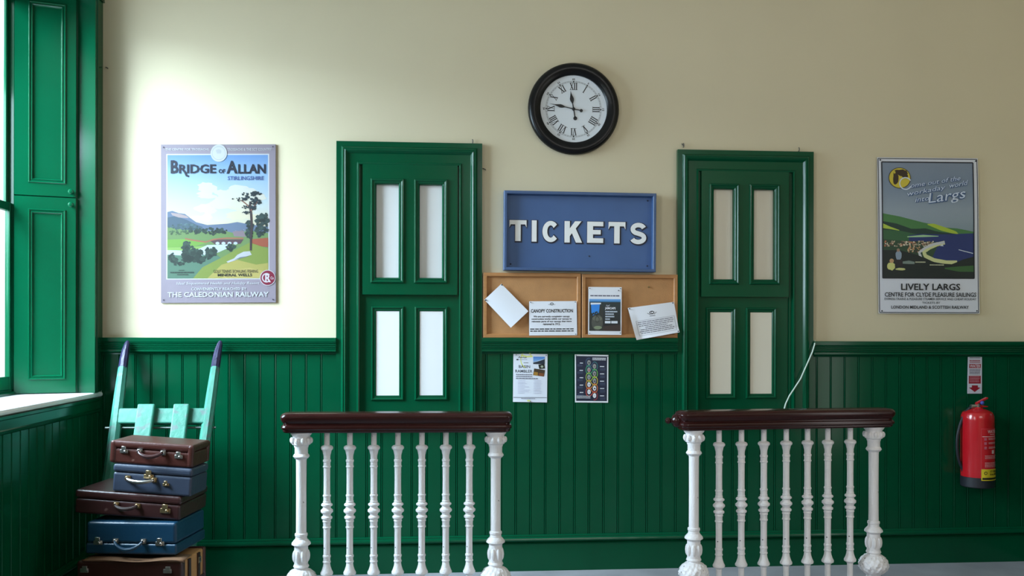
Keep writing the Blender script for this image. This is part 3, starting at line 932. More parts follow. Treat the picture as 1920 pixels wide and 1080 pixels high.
# canopy construction notice
t, s = paper('notice', 'white printed notice headed CANOPY CONSTRUCTION on the cork board', 'notice', [(992, 565), (1081, 564.5), (1082, 628.5), (992, 629)], -0.036, bulge=lambda s, t: 0.002 * math.sin(PI * s) * math.sin(PI * t))
s.base(WHT, 6)
s.ring(47.5, 8, 2.6, 4.0, INK)
s.text('C', 46.2, 48.8, 5.5, 10.5, INK, 0.03)
s.line([(40, 9), (44, 11)], 1, srgb(120, 120, 130)); s.line([(51, 11), (55, 9)], 1, srgb(120, 120, 130))
s.text('CANOPY CONSTRUCTION', 3.5, 92, 23, 33.5, INK, 0.035)
for k, tx in enumerate(('We are currently completing canopy', 'construction works within our canopy to', 'reinstate parts of our canopy that were', 'removed in 1912.')):
    wd = (76, 84, 83, 36)[k] / 2
    s.text(tx, 47 - wd, 47 + wd, 42 + 7.2 * k, 48.5 + 7.2 * k, INK, 0.03)
s.bars(2, 94, 80, 84, 1, INK, 0.7, 3, 0.05)
s.bars(2, 94, 86, 90, 1, INK, 0.7, 4, 0.05)
s.build('sheet', t)
pins(t, s, [(3, 3), (97, 97), (97, 3)], r=0.003)
# picture poster
t, s = paper('picture_notice', 'upright white poster with a dark photograph of a glass on the cork board', 'poster', [(1103, 538), (1165.5, 538.5), (1165, 628), (1102.5, 627.5)], -0.037, bulge=lambda s, t: 0.001)
s.base(WHT, 1)
s.bars(6, 94, 17, 20.5, 1, srgb(90, 90, 110), 0.7, 5, 0.02)
s.grad(3, 25, 97, 92, [(0, srgb(120, 175, 235)), (0.08, srgb(60, 130, 190)), (0.10, srgb(40, 55, 58)), (1, srgb(30, 26, 30))])
s.poly([(3, 34), (3, 92), (46, 92), (44, 40)], srgb(45, 50, 48))
s.poly([(8, 35), (10, 58), (14, 60), (20, 57), (31, 59), (35, 35)], srgb(45, 135, 225))
s.poly([(7, 33), (7, 37), (38, 36), (38, 33)], srgb(225, 230, 240))
s.disc(27, 74, 17, 17, srgb(78, 80, 74), 24)
s.disc(27, 66, 15, 5, srgb(100, 102, 92), 24)
s.ring(27, 68, 5, 7, srgb(64, 66, 60))
s.disc(29, 85, 12, 3.5, srgb(128, 140, 112))
s.foliage(20, 56, 12, 5, srgb(34, 44, 40), 14, 77)
s.poly([(44, 92), (46, 82), (97, 78), (97, 92)], srgb(60, 48, 46))
s.text('Argyll', 52, 63, 36.5, 42, srgb(200, 205, 220), 0.0, 1.5)
s.text('JAMCAPS', 50, 82, 42, 48, WHT, 0.04)
for k, wd in enumerate((36, 26, 27, 14)):
    s.bars(51, 51 + wd, 50 + 5.2 * k, 54.6 + 5.2 * k, 1, srgb(190, 200, 215), 0.62, 9 + k, 0)
s.rect(50, 71, 67, 76, srgb(220, 225, 235)); s.rect(69, 71, 88, 76, srgb(220, 225, 235))
s.build('sheet', t)
pins(t, s, [(4, 3), (96, 3), (90, 7), (4, 97), (96, 96)], r=0.003)
# curled notice hanging over the frame
t, s = paper('notice', 'curled white notice tilted over the right edge of the cork board', 'notice', [(1177, 577.5), (1263.5, 566), (1273.5, 623), (1191.5, 637.5)], -0.042, bulge=lambda s, t: 0.010 * math.sin(PI * s) * (0.5 + 0.5 * t) + 0.022 * max(0, 0.15 - s) / 0.15 * t + 0.010 * max(0, t - 0.85) / 0.15)
s.base(WHT, 30)
s.ring(48, 24, 3.6, 5.4, INK)
s.text('C', 46, 50, 20, 28, INK, 0.03)
s.line([(38, 24), (44, 30)], 1.2, INK); s.line([(52, 30), (58, 24)], 1.2, INK)
s.bars(42, 54, 33, 36, 1, srgb(110, 110, 120), 0.7, 3, 0)
for a, b in (((10, 44), (95, 44)), ((10, 44), (10, 90)), ((95, 44), (95, 90)), ((10, 90), (95, 90))):
    s.line([a, b], 0.7, srgb(130, 130, 145))
for k, wd in enumerate((78, 80, 76, 50, 72, 78, 74)):
    s.bars(52 - wd / 2, 52 + wd / 2, 48 + 5.8 * k, 52.5 + 5.8 * k, 1, srgb(120, 120, 135), 0.5, 20 + k, 0)
s.build('sheet', t)
pins(t, s, [(3, 3), (97, 3), (97, 96)], r=0.004)

# ------------------------------------------------------------------ leaflets pinned on the boarding
t, s = paper('leaflet', 'white leaflet headed BASIN RAMBLER pinned on the green boarding', 'leaflet', [(962.5, 663), (1026.5, 664), (1025.5, 754.5), (961.5, 753.5)], -0.021, bulge=lambda s, t: 0.002 * math.sin(PI * s) + 0.004 * max(0, t - 0.9) * 10 * abs(s - 0.5))
s.base((0.76, 0.79, 0.89, 1), 8)
YEL = srgb(222, 226, 130)
s.line([(22, 3), (40, 6), (56, 5)], 3.2, YEL)
s.ring(38, 12, 15, 17.5, YEL, 22, math.radians(95), math.radians(330))
s.text('Angus', 13, 38, 5.5, 10, INK, 0.03, 1.5)
s.rect(9, 11, 15, 13.5, INK)
s.bars(17, 40, 11.3, 13, 1, srgb(160, 165, 190), 0.7, 2, 0)
s.bars(30, 44, 18, 20, 1, srgb(120, 120, 120), 0.7, 6, 0)
s.text('BASIN', 16, 49, 23.5, 29.5, srgb(75, 78, 90), 0.01)
s.text('RAMBLER', 6, 56, 33, 39, srgb(75, 78, 90), 0.01)
s.grad(58, 5.5, 92, 21, [(0, srgb(70, 130, 215)), (0.55, srgb(120, 165, 220)), (1, srgb(160, 170, 180))])
s.poly([(58, 21), (58, 18), (70, 16), (92, 10.5), (92, 21)], srgb(35, 45, 60))
s.line([(58, 17.5), (92, 10)], 1.0, srgb(190, 205, 225))
s.poly([(73, 22), (76, 31), (93, 30), (91, 20.5)], srgb(25, 28, 24))
s.disc(84, 26, 4, 2.4, srgb(170, 180, 160))
s.poly([(61, 30), (58, 44), (90, 46.5), (93, 33)], srgb(70, 55, 40))
s.poly([(61, 37), (59, 44), (72, 45), (72, 38)], srgb(170, 125, 50))
s.poly([(75, 39), (74, 45), (89, 46), (90, 40)], srgb(130, 75, 40))
s.bars(8, 56, 42, 46, 1, srgb(130, 130, 145), 0.5, 3, 0.05)
s.bars(8, 56, 46, 50, 1, srgb(130, 130, 145), 0.5, 4, 0.05)
s.bars(8, 74, 50, 54, 1, srgb(130, 130, 145), 0.5, 5, 0.05)
s.bars(14, 50, 55, 84, 9, srgb(185, 185, 210), 0.25, 6, 0.5)
s.bars(60, 84, 55, 84, 9, srgb(185, 185, 210), 0.25, 7, 0.2)
s.line([(1, 90.5), (99, 90)], 1.0, srgb(110, 112, 120))
s.bars(24, 66, 92, 94, 1, srgb(150, 150, 165), 0.7, 8, 0.1)
s.disc(46, 97, 5, 1.6, YEL)
s.build('sheet', t)
pins(t, s, [(8, 2.5), (96, 2.5), (51, 98.3)], r=0.003)
# dark route chart leaflet
t, s = paper('leaflet', 'dark blue leaflet with a rainbow chain of loops in white border', 'leaflet', [(1077.5, 664.5), (1140.5, 665.5), (1140, 755), (1078, 754.5)], -0.021, bulge=lambda s, t: 0.001)
s.base((0.80, 0.82, 0.86, 1), 1)
s.rect(3.5, 3.2, 96.5, 96.8, srgb(30, 38, 62))
cols = [(70, 90, 120), (60, 120, 125), (70, 160, 120), (110, 185, 90), (170, 195, 80), (205, 185, 80), (215, 150, 70), (215, 120, 70), (205, 85, 70), (150, 60, 70)]
for k in range(10):
    cx_, cy_ = (42 if k % 2 == 0 else 58.5), 16.5 + 7.65 * k
    cc = srgb(*cols[k])
    if k % 2 == 0:
        s.ring(cx_, cy_, 8.2, 10.0, cc, 18, math.radians(70), math.radians(290))
    else:
        s.ring(cx_, cy_, 8.2, 10.0, cc, 18, math.radians(-110), math.radians(110))
    if k < 9:
        nx_ = 58.5 if k % 2 == 0 else 42
        sgn = 1 if k % 2 == 0 else -1
        s.line([(cx_ + sgn * 3.3, cy_ + 8.4), (cx_ + sgn * 8, cy_ + 5.5), (nx_ - sgn * 3.5, cy_ - 0.2), (nx_, cy_ - 1.6)], 1.8, cc)
    s.disc(cx_, cy_, 5.2, 5.0, srgb(*((150, 150, 150) if k < 6 else (225, 222, 228))))
    s.disc(cx_ + 0.6, cy_ + 0.6, 2.6, 1.8, srgb(*((60, 65, 70), (120, 110, 105), (190, 90, 90), (70, 75, 60), (90, 110, 120), (50, 60, 70), (150, 160, 190), (50, 50, 60), (205, 200, 205), (200, 195, 200))[k]), 10)
    if k % 2 == 0:
        s.bars(14 if k > 1 else 15, 25, cy_ + 0.5, cy_ + 2.6, 1, WHT, 0.8, k, 0.1)
        s.bars(7, 26, cy_ + 4, cy_ + 9, 3, srgb(75, 85, 112), 0.5, k + 20, 0.2)
    else:
        s.bars(75, 88, cy_ - 0.5, cy_ + 1.6, 1, WHT, 0.8, k, 0.1)
        s.bars(75, 92, cy_ + 3.5, cy_ + 9.5, 3, srgb(75, 85, 112), 0.5, k + 20, 0.2)
s.bars(52, 92, 6.2, 8.6, 1, WHT, 0.75, 41, 0)
s.bars(52, 92, 9.4, 11.8, 1, WHT, 0.75, 42, 0)
s.bars(5, 46, 86, 88, 1, WHT, 0.7, 43, 0); s.bars(5, 46, 89.5, 91.5, 1, WHT, 0.7, 44, 0)
s.build('sheet', t)
pins(t, s, [(98, 3), (4, 2)], r=0.003)

# ------------------------------------------------------------------ railway posters
c4 = [PY(301.5, 271, -0.012), PY(516.5, 270.5, -0.012), PY(517, 567, -0.012), PY(301.5, 568, -0.012)]
o = ((c4[0].x + c4[2].x) / 2, 0, (c4[0].z + c4[2].z) / 2)
INKS = 0.5  # this poster's inks darkened to offset the strong window light
ps = thing('railway_poster', 'mauve-bordered landscape poster reading BRIDGE OF ALLAN left of the ticket windows', 'poster', o, group='railway posters')
s = Sheet((38, 38, 765, 1040), shifted(quad_surf(c4), o))
s.LAY = 0.000012
s.thick = 0.010
MAU, CRM = srgb(172, 158, 172), srgb(232, 232, 236)
s.base(MAU)
s.rect(72, 98, 724, 892, CRM)
s.grad(79, 105, 717, 560, [(0, srgb(122, 166, 226)), (0.3, srgb(170, 205, 240)), (0.65, srgb(212, 226, 232)), (1, srgb(238, 224, 190))])
for k in range(40):
    r_ = random.Random(k)
    q = r_.random()
    s.disc(430 + r_.uniform(-150, 200), 300 + 210 * q, r_.uniform(30, 80), r_.uniform(12, 30), srgb(232 + 8 * q, 232 - 6 * q, 226 - 30 * q), 16, 0.2, k)
s.poly([(79, 465), (110, 458), (150, 472), (190, 478), (225, 505), (260, 530), (330, 548), (460, 540), (520, 530), (600, 545), (717, 560), (717, 640), (79, 640)], srgb(112, 128, 156))
s.poly([(79, 500), (130, 490), (200, 515), (260, 545), (300, 560), (300, 620), (79, 620)], srgb(84, 104, 122))
s.poly([(100, 470), (150, 475), (200, 490), (215, 505), (150, 500), (110, 486)], srgb(186, 166, 166))
s.poly([(79, 560), (180, 575), (300, 590), (420, 580), (500, 600), (600, 585), (717, 600), (717, 886), (79, 886)], srgb(120, 150, 92))
s.foliage(180, 560, 110, 22, srgb(70, 92, 96), 40, 1)
s.foliage(340, 588, 140, 24, srgb(44, 62, 54), 60, 2)
s.foliage(150, 596, 75, 16, srgb(66, 92, 62), 30, 3)
s.foliage(540, 585, 60, 10, srgb(120, 120, 134), 20, 4)
s.poly([(79, 640), (200, 636), (330, 660), (260, 680), (79, 690)], srgb(128, 176, 74))
s.poly([(79, 690), (250, 685), (330, 680), (340, 720), (79, 720)], srgb(150, 190, 96))
s.poly([(490, 590), (560, 585), (575, 625), (500, 620)], srgb(150, 130, 140))
s.line([(190, 634), (250, 646), (320, 656), (370, 640), (450, 632), (560, 634)], 9, srgb(176, 112, 88))
s.poly([(350, 650), (400, 640), (560, 640), (540, 668), (380, 672)], srgb(96, 70, 78))
for k in range(4):
    s.disc(395 + 38 * k, 664, 13, 9, srgb(206, 216, 226), 12)
s.poly([(600, 640), (717, 630), (717, 690), (620, 680)], srgb(176, 92, 66))
s.poly([(330, 675), (470, 672), (450, 700), (380, 730), (250, 745), (79, 735), (79, 706), (250, 712)], srgb(208, 218, 226))
s.poly([(79, 735), (250, 745), (380, 730), (420, 760), (300, 830), (240, 886), (79, 886)], srgb(96, 134, 112))
s.poly([(240, 886), (300, 815), (420, 755), (520, 700), (600, 660), (717, 700), (717, 886)], srgb(142, 158, 72))
s.poly([(330, 886), (420, 800), (520, 770), (640, 800), (717, 790), (717, 886)], srgb(190, 178, 96))
s.poly([(420, 886), (480, 835), (600, 820), (717, 850), (717, 886)], srgb(206, 188, 110))
for k, (a, b_, rx_, ry_) in enumerate(((205, 690, 36, 42), (240, 725, 60, 42), (270, 760, 50, 36), (215, 745, 45, 40), (355, 715, 36, 38), (345, 745, 26, 26), (480, 690, 34, 24), (108, 750, 20, 30), (150, 780, 50, 26))):
    s.foliage(a, b_, rx_, ry_, srgb(44, 62, 54), 26, 10 + k)
s.poly([(452, 780), (500, 760), (520, 738), (560, 718), (600, 715), (612, 738), (560, 752), (500, 775), (460, 788)], srgb(206, 206, 210))
s.poly([(500, 770), (540, 752), (600, 745), (560, 756)], srgb(130, 130, 140))
for k, (a, b_, rx_, ry_) in enumerate(((600, 560, 26, 48), (596, 604, 24, 34), (678, 520, 38, 48), (690, 570, 26, 54), (662, 590, 26, 38), (702, 500, 14, 30))):
    s.foliage(a, b_, rx_, ry_, srgb(46, 62, 60), 22, 30 + k)
s.line([(606, 710), (607, 640), (612, 560), (608, 480), (600, 430), (604, 400)], 13, srgb(72, 56, 60))
s.line([(606, 460), (630, 425), (650, 400)], 7, srgb(150, 100, 84))
s.line([(604, 440), (570, 410), (545, 392)], 7, srgb(150, 100, 84))
for k, (a, b_, rx_, ry_) in enumerate(((600, 352, 56, 20), (644, 348, 36, 14), (536, 386, 54, 14), (612, 388, 58, 22), (590, 436, 46, 14), (636, 404, 40, 20), (575, 470, 28, 12), (626, 440, 24, 14))):
    s.foliage(a, b_, rx_, ry_, srgb(34, 48, 54), 18, 40 + k)
s.disc(404, 94, 52, 55, srgb(226, 226, 226), 30)
s.ring(404, 94, 40, 44, srgb(200, 204, 206))
s.disc(404, 84, 20, 16, srgb(206, 210, 212), 8, 0.3, 3)
s.text('THE CENTRE FOR TROSSACHS,', 66, 344, 62, 79, CRM, 0.01)
s.text('TROSSACHS & THE SCT COUNTRY', 458, 740, 62, 79, CRM, 0.01)
NAV = srgb(32, 36, 58)
s.text('B', 100, 148, 138, 222, NAV, 0.03)
s.text('RIDGE', 152, 386, 164, 222, NAV, 0.03)
s.line([(186, 205), (200, 236), (214, 240)], 12, NAV)
s.text('OF', 402, 445, 194, 222, NAV, 0.03)
s.text('A', 452, 522, 142, 224, NAV, 0.03)
s.text('LLAN', 526, 702, 164, 224, NAV, 0.03)
s.text('STIRLINGSHIRE', 460, 690, 240, 265, srgb(58, 82, 160), 0.01)
s.text('GOLF TENNIS BOWLING FISHING', 368, 652, 832, 852, srgb(74, 70, 60), 0.0)
s.text('MINERAL WELLS', 396, 614, 856, 874, srgb(40, 42, 40), 0.02)
s.bars(150, 185, 832, 838, 1, srgb(70, 84, 74), 0.8, 3, 0)
s.bars(98, 246, 844, 854, 1, srgb(60, 74, 66), 0.8, 4, 0)
s.bars(140, 210, 858, 866, 1, srgb(70, 84, 74), 0.8, 5, 0)
s.disc(714, 884, 50, 50, srgb(226, 216, 222), 30)
s.disc(714, 884, 46, 46, srgb(146, 28, 62), 30)
s.ring(706, 884, 22, 30, srgb(226, 216, 222), 26, math.radians(45), math.radians(315))
s.text('R', 698, 734, 858, 912, srgb(232, 222, 226), 0.03)
s.text('Co', 732, 752, 876, 894, srgb(232, 222, 226), 0.02)
s.text('Ideal Sequestered Health and Holiday Resort', 134, 656, 908, 930, CRM, 0.0, 6)
s.text('CONVENIENTLY REACHED BY', 230, 578, 944, 962, CRM, 0.01)
s.text('THE CALEDONIAN RAILWAY', 80, 720, 972, 1004, CRM, 0.02)
for a, b_ in ((56, 56), (748, 54), (56, 1022), (748, 1022)):
    s.disc(a, b_, 5, 5, srgb(84, 74, 92), 10)
s.build('sheet', ps)

INKS = 1.0
c4 = [PY(1644.5, 295, -0.012), PY(1833, 297, -0.012), PY(1836.5, 588, -0.016), PY(1647.5, 587.5, -0.016)]
o = ((c4[0].x + c4[2].x) / 2, 0, (c4[0].z + c4[2].z) / 2)
ps = thing('railway_poster', 'black-edged seaside poster reading LIVELY LARGS on the right above the extinguisher', 'poster', o, group='railway posters')
s = Sheet((46, 50, 694, 1042), shifted(quad_surf(c4, lambda a, t: 0.007 * math.sin(PI * t) * (0.3 + 0.7 * math.sin(PI * a)) + 0.002 * math.sin(2 * PI * t)), o))
PAP = srgb(214, 216, 228)
s.base(PAP, 30)
s.seg = 22
def frame_lines(s, x0, y0, x1, y1, w, col, n=12):
    for a, b in (((x0, y0), (x1, y0)), ((x1, y0), (x1, y1)), ((x1, y1), (x0, y1)), ((x0, y1), (x0, y0))):
        s.line([(a[0] + (b[0] - a[0]) * k / n, a[1] + (b[1] - a[1]) * k / n) for k in range(n + 1)], w, col)
frame_lines(s, 52, 57, 688, 1036, 5, INK)
s.LAY = 0.00007
def strip_fill(x0, y0, x1, y1, cols):
    """printed gradient split into narrow bands so that it follows the curl"""
    n_ = 10
    for i in range(n_):
        a, b = x0 + (x1 - x0) * i / n_, x0 + (x1 - x0) * (i + 1) / n_
        k = s.n
        s.grad(a, y0, b, y1, cols)
        if i < n_ - 1: s.n = k
GR = [(0, (128, 140, 160)), (0.2, (122, 138, 160)), (0.45, (150, 162, 176)), (0.62, (128, 146, 158)), (1, (120, 136, 150))]
fine = []
for k in range(13):
    f_ = k / 12
    for (a, ca), (b, cb) in zip(GR[:-1], GR[1:]):
        if a <= f_ <= b:
            q = (f_ - a) / (b - a)
            fine.append((f_, srgb(*[ca[i] * (1 - q) + cb[i] * q for i in range(3)])))
            break
strip_fill(72, 78, 662, 818, fine)
def band(top, bottom, col):
    """area between two outlines sampled at the same x"""
    s.n += 1
    k = len(top)
    mid = [[(top[i][0] + (bottom[i][0] - top[i][0]) * q / 4, top[i][1] + (bottom[i][1] - top[i][1]) * q / 4) for i in range(k)] for q in range(5)]
    for q in range(4):
        for i in range(k - 1):
            s.mb.add([s.P(p, s.n) for p in (mid[q][i], mid[q + 1][i], mid[q + 1][i + 1], mid[q][i + 1])], [(0, 1, 2, 3)], 'printed', col)
def hill(pts, bot, col, n=16):
    xs = [pts[0][0] + (pts[-1][0] - pts[0][0]) * i / n for i in range(n + 1)]
    def at(P_, x):
        for (a, b), (c, d) in zip(P_[:-1], P_[1:]):
            if a <= x <= c:
                return b + (d - b) * (x - a) / max(1e-6, c - a)
        return P_[-1][1]
    band([(x, at(pts, x)) for x in xs], [(x, at(bot, x) if isinstance(bot, list) else bot) for x in xs], col)
hill([(72, 405), (180, 425), (300, 455), (360, 470), (400, 470), (480, 495), (560, 500), (662, 520)], 620, srgb(70, 122, 70))
hill([(360, 472), (400, 470), (470, 492), (545, 518), (560, 534)], [(360, 478), (450, 515), (540, 536), (560, 536)], srgb(168, 190, 62))
hill([(72, 455), (160, 470), (260, 505), (350, 500), (420, 520), (560, 536)], 560, srgb(28, 58, 52))
hill([(72, 468), (120, 490), (180, 512)], [(72, 500), (120, 506), (180, 516)], srgb(176, 198, 72))
hill([(72, 510), (180, 515), (300, 540), (420, 545)], 640, srgb(50, 96, 62))
hill([(240, 545), (320, 536), (450, 538), (662, 530)], 818, srgb(36, 52, 112))
hill([(230, 552), (330, 542), (430, 548)], [(230, 558), (330, 556), (430, 552)], srgb(160, 200, 150))
hill([(72, 570), (200, 580), (330, 584), (420, 586), (470, 590)], [(72, 818), (200, 818), (330, 818), (420, 620), (470, 592)], srgb(44, 72, 52))
rr = random.Random(5)
L0 = s.n + 1
for k in range(150):
    x, y = rr.uniform(84, 430), rr.uniform(578, 612)
    if y > 612 - (x - 84) * 0.03 + 8: continue
    cc = rr.choice([(206, 190, 160), (176, 112, 84), (226, 216, 196), (90, 70, 66), (150, 136, 116)])
    w_, h_ = rr.uniform(5, 14), rr.uniform(4, 9)
    s.rect(x, y, x + w_, y + h_, srgb(*cc), lay=L0 + 0.04 * k)
for k in range(50):
    x, y = rr.uniform(230, 320), rr.uniform(605, 650)
    s.rect(x, y, x + rr.uniform(5, 10), y + rr.uniform(5, 10), srgb(*rr.choice([(196, 150, 110), (70, 56, 52), (206, 196, 170)])), lay=L0 + 6 + 0.04 * k)
s.n += 9
s.line([(470, 590), (420, 602), (370, 624), (335, 650), (345, 676), (400, 702), (480, 716), (550, 716)], 24, srgb(206, 208, 150))
s.line([(470, 588), (405, 600), (345, 624), (305, 655), (318, 690)], 16, srgb(196, 198, 204))
hill([(72, 640), (180, 640), (290, 668), (340, 690), (420, 722), (520, 728), (580, 700), (662, 678)], 818, srgb(22, 34, 36))
hill([(470, 750), (560, 742), (662, 735)], [(470, 758), (560, 775), (662, 776)], srgb(54, 96, 52))
hill([(200, 712), (240, 706), (275, 714)], [(200, 726), (240, 728), (275, 728)], srgb(120, 136, 130))
s.bars(280, 345, 712, 722, 1, srgb(190, 190, 160), 0.7, 4, 0)
s.bars(372, 465, 730, 740, 1, srgb(190, 190, 160), 0.6, 6, 0)
s.line([(560, 635), (600, 645), (655, 658)], 5, srgb(206, 214, 226))
s.poly([(440, 612), (455, 600), (462, 614)], srgb(206, 214, 226))
s.disc(128, 742, 26, 26, srgb(206, 206, 128), 14, 0.15, 3)
s.disc(130, 708, 14, 14, srgb(190, 150, 110), 12)
s.disc(174, 674, 20, 32, srgb(140, 156, 176), 14, 0.1, 4)
s.disc(172, 640, 10, 11, srgb(160, 130, 110), 12)
s.poly([(150, 700), (196, 700), (200, 745), (150, 745)], srgb(40, 34, 40))
s.disc(186, 760, 30, 8, srgb(196, 196, 130), 10, 0.2, 5)
frame_lines(s, 73, 79, 661, 817, 7, srgb(24, 26, 40))
s.disc(186, 181, 71, 67, srgb(60, 50, 30), 30)
s.disc(186, 181, 67, 63, srgb(206, 186, 62), 30)
s.disc(196, 146, 44, 24, srgb(58, 42, 28), 14, 0.3, 7)
s.disc(160, 186, 22, 40, srgb(58, 42, 28), 14, 0.3, 8)
s.disc(220, 170, 20, 16, srgb(58, 42, 28), 12, 0.3, 9)
# handwriting: outlined script on a slant
SH, LT = srgb(70, 96, 140), srgb(206, 216, 236)
def script(body, x0, x1, y0, y1, rise, slant):
    s.text(body, x0 + 3, x1 + 3, y0 + 4, y1 + 4, SH, 0.035, slant, rise)
    s.text(body, x0, x1, y0, y1, SH, 0.03, slant, rise)
    s.text(body, x0, x1, y0, y1, LT, -0.002, slant, rise)
s.ring(222, 216, 34, 41, LT, 26, math.radians(30), math.radians(330))
script('ome out of the', 252, 574, 214, 244, 52, 8)
script('workaday', 224, 470, 268, 306, 46, 8)
script('world', 498, 616, 212, 244, 22, 8)
script('into', 280, 368, 306, 336, 14, 8)
script('Largs', 362, 600, 276, 362, 36, 12)
s.text('LIVELY LARGS', 188, 568, 852, 894, INK, 0.02)
s.text('CENTRE FOR CLYDE PLEASURE SAILINGS', 84, 672, 908, 936, INK, 0.015)
s.text('EXPRESS TRAINS & PLEASURE STEAMER SERVICE AND CHEAP HOLIDAY', 82, 672, 943, 957, INK, 0.005)
s.text('TICKETS BY', 322, 438, 967, 980, INK, 0.005)
s.text('LONDON MIDLAND & SCOTTISH RAILWAY', 124, 622, 992, 1012, INK, 0.015)
s.build('sheet', ps)
for u, v in ((1650, 300), (1829, 302), (1831, 583), (1653, 583)):
    p = PY(u, v, -0.012)
    MB().lathe([(0.0001, -0.0045), (0.004, -0.004), (0.005, -0.002), (0.004, 0.010)], 'pin_black', 10, 'y', (p.x - o[0], -0.014, p.z - o[2])).build('pin', ps)

# ------------------------------------------------------------------ extinguisher, its sign
EY = -0.115
ex = PY(1832.5, 900, EY)
er = (PY(1860, 850, EY).x - PY(1805, 850, EY).x) / 2
zb, ztop = PY(1832, 912, EY).z, PY(1832, 757, EY).z
fe = thing('fire_extinguisher', 'red water fire extinguisher with yellow label hung on the green boarding', 'fire extinguisher', (ex.x, EY, zb))
H = ztop - zb
zs = lambda v: PY(1832, v, EY).z - zb
MB().lathe([(0.0001, zs(905)), (er * 0.96, zs(905)), (er, zs(896)), (er, zs(786)), (er * 0.985, zs(779)), (er * 0.90, zs(773)), (er * 0.62, zs(768)), (er * 0.3, zs(765.5)), (er * 0.22, zs(763)), (0.0001, zs(763))], 'red_enamel', 40).build('cylinder', fe)
MB().lathe([(er * 0.85, 0), (er * 0.95, 0), (er * 1.02, 0.006), (er * 1.02, zs(893)), (er * 0.99, zs(892)), (er * 0.5, zs(896))], 'black_rubber', 40).build('foot_ring', fe)
v = MB()
v.lathe([(0.012, zs(766)), (0.017, zs(765)), (0.017, zs(761)), (0.013, zs(760)), (0.013, zs(757))], 'nickel', 20)
v.build('neck_ring', fe)
v = MB()
v.lathe([(0.0001, 0), (0.014, 0), (0.014, 0.05), (0.0001, 0.05)], 'nickel', 16, 'x', (-0.045, 0, zs(762.5)), smooth=False)
v.lathe([(0.0001, 0), (0.010, 0), (0.011, 0.028), (0.0001, 0.028)], 'brass', 16, 'x', (0.004, 0, zs(762)), smooth=False)
v.build('valve', fe)
v = MB()
v.prism([(-0.012, zs(763)), (0.010, zs(764)), (0.062, zs(763)), (0.064, zs(761.5)), (0.02, zs(760)), (0.0, zs(757)), (-0.012, zs(757))], 'y', -0.011, 0.011, 'red_enamel')
v.prism([(-0.014, zs(757)), (0.0, zs(757)), (0.062, zs(748)), (0.064, zs(745)), (0.056, zs(745)), (-0.006, zs(754))], 'y', -0.011, 0.011, 'red_enamel')
v.build('lever', fe, bevel=0.002)
MB().ball((0.022, -0.016, zs(755)), 0.0125, 'blue_plastic', 14, 8).build('safety_pin', fe)
ho = MB()
pts = [(-0.04, 0.0, zs(762.5))]
for k in range(1, 15):
    a = k / 14
    pts.append((-0.04 - 0.055 * math.sin(PI * min(1, a * 1.05)) ** 0.6 - 0.03 * (1 - a) * a * 4 * 0.3 - 0.045 * a, 0.01, zs(763) + (zs(885) - zs(763)) * a))
ho.tube(pts, 0.0095, 'black_rubber', 10)
ho.build('hose', fe)
MB().lathe([(0.0001, 0), (0.007, 0), (0.010, 0.01), (0.0105, 0.03), (0.0001, 0.03)], 'white_enamel', 14, 'z', (pts[-1][0], pts[-1][1], pts[-1][2] - 0.022)).build('nozzle', fe)
br_ = MB()
br_.box(-0.02, 0.02, er - 0.004, -EY - 0.019, zs(800), zs(775), 'nickel')
br_.build('bracket', fe)
# the printed label wraps the cylinder
u_a = lambda u: math.acos(max(-1, min(1, (u - 1832.5) / 28.0)))   # measured position -> angle round the cylinder
class Wrap(Sheet):
    LAY = 0.0003
    def P(self, p, lay):
        x = (p[0] - 144) / (360 - 144) * 55 + 1805        # crop units -> measured x
        a = math.radians(-90) + (math.asin(max(-0.985, min(0.985, (x - 1832.5) / 27.7))))
        z = PY(1832, 640 + p[1] / 3.6, EY).z - zb
        rr_ = er + 0.0006 + lay * self.LAY
        return (rr_ * math.cos(a), rr_ * math.sin(a), z)
    def fill(self, x0, y0, x1, y1, col, n=10):
        self.n += 1
        pts = [(x0 + (x1 - x0) * i / n, y) for i in range(n + 1) for y in (y0, y1)]
        self.mb.add([self.P(p, self.n) for p in pts], [(2 * i, 2 * i + 1, 2 * i + 3, 2 * i + 2) for i in range(n)], 'printed', col, smooth=True)
s = Wrap((0, 0, 1, 1), None)
s.n = 0
PK = srgb(226, 190, 196)
RED2 = srgb(196, 20, 34)
s.fill(214, 578, 356, 930, srgb(200, 60, 70))
s.fill(218, 582, 354, 844, RED2)
s.fill(222, 630, 352, 634, PK)
s.text('WATER', 258, 338, 588, 610, PK, 0.02)
s.bars(276, 320, 616, 622, 1, PK, 0.7, 3, 0)
for y in (640, 668, 698):
    s.fill(234, y, 252, y + 18, srgb(190, 90, 110))
    s.bars(264, 340, y + 2, y + 16, 2, PK, 0.4, y, 0.2)
s.fill(290, 722, 312, 746, PK)
s.bars(238, 344, 758, 784, 3, PK, 0.3, 11, 0.2)
s.bars(238, 344, 804, 840, 4, PK, 0.3, 12, 0.2)
s.fill(216, 848, 354, 924, srgb(214, 190, 40))
s.fill(222, 904, 352, 918, srgb(40, 34, 20))
s.ring(243, 874, 7, 11, srgb(50, 44, 20), 14)
s.text('STORED', 274, 344, 856, 870, srgb(40, 36, 20), 0.02)
s.text('PANEL', 274, 344, 876, 890, srgb(40, 36, 20), 0.02)
lb = s.build('label', fe)
lb['label'] = 'printed label with white border and yellow band'
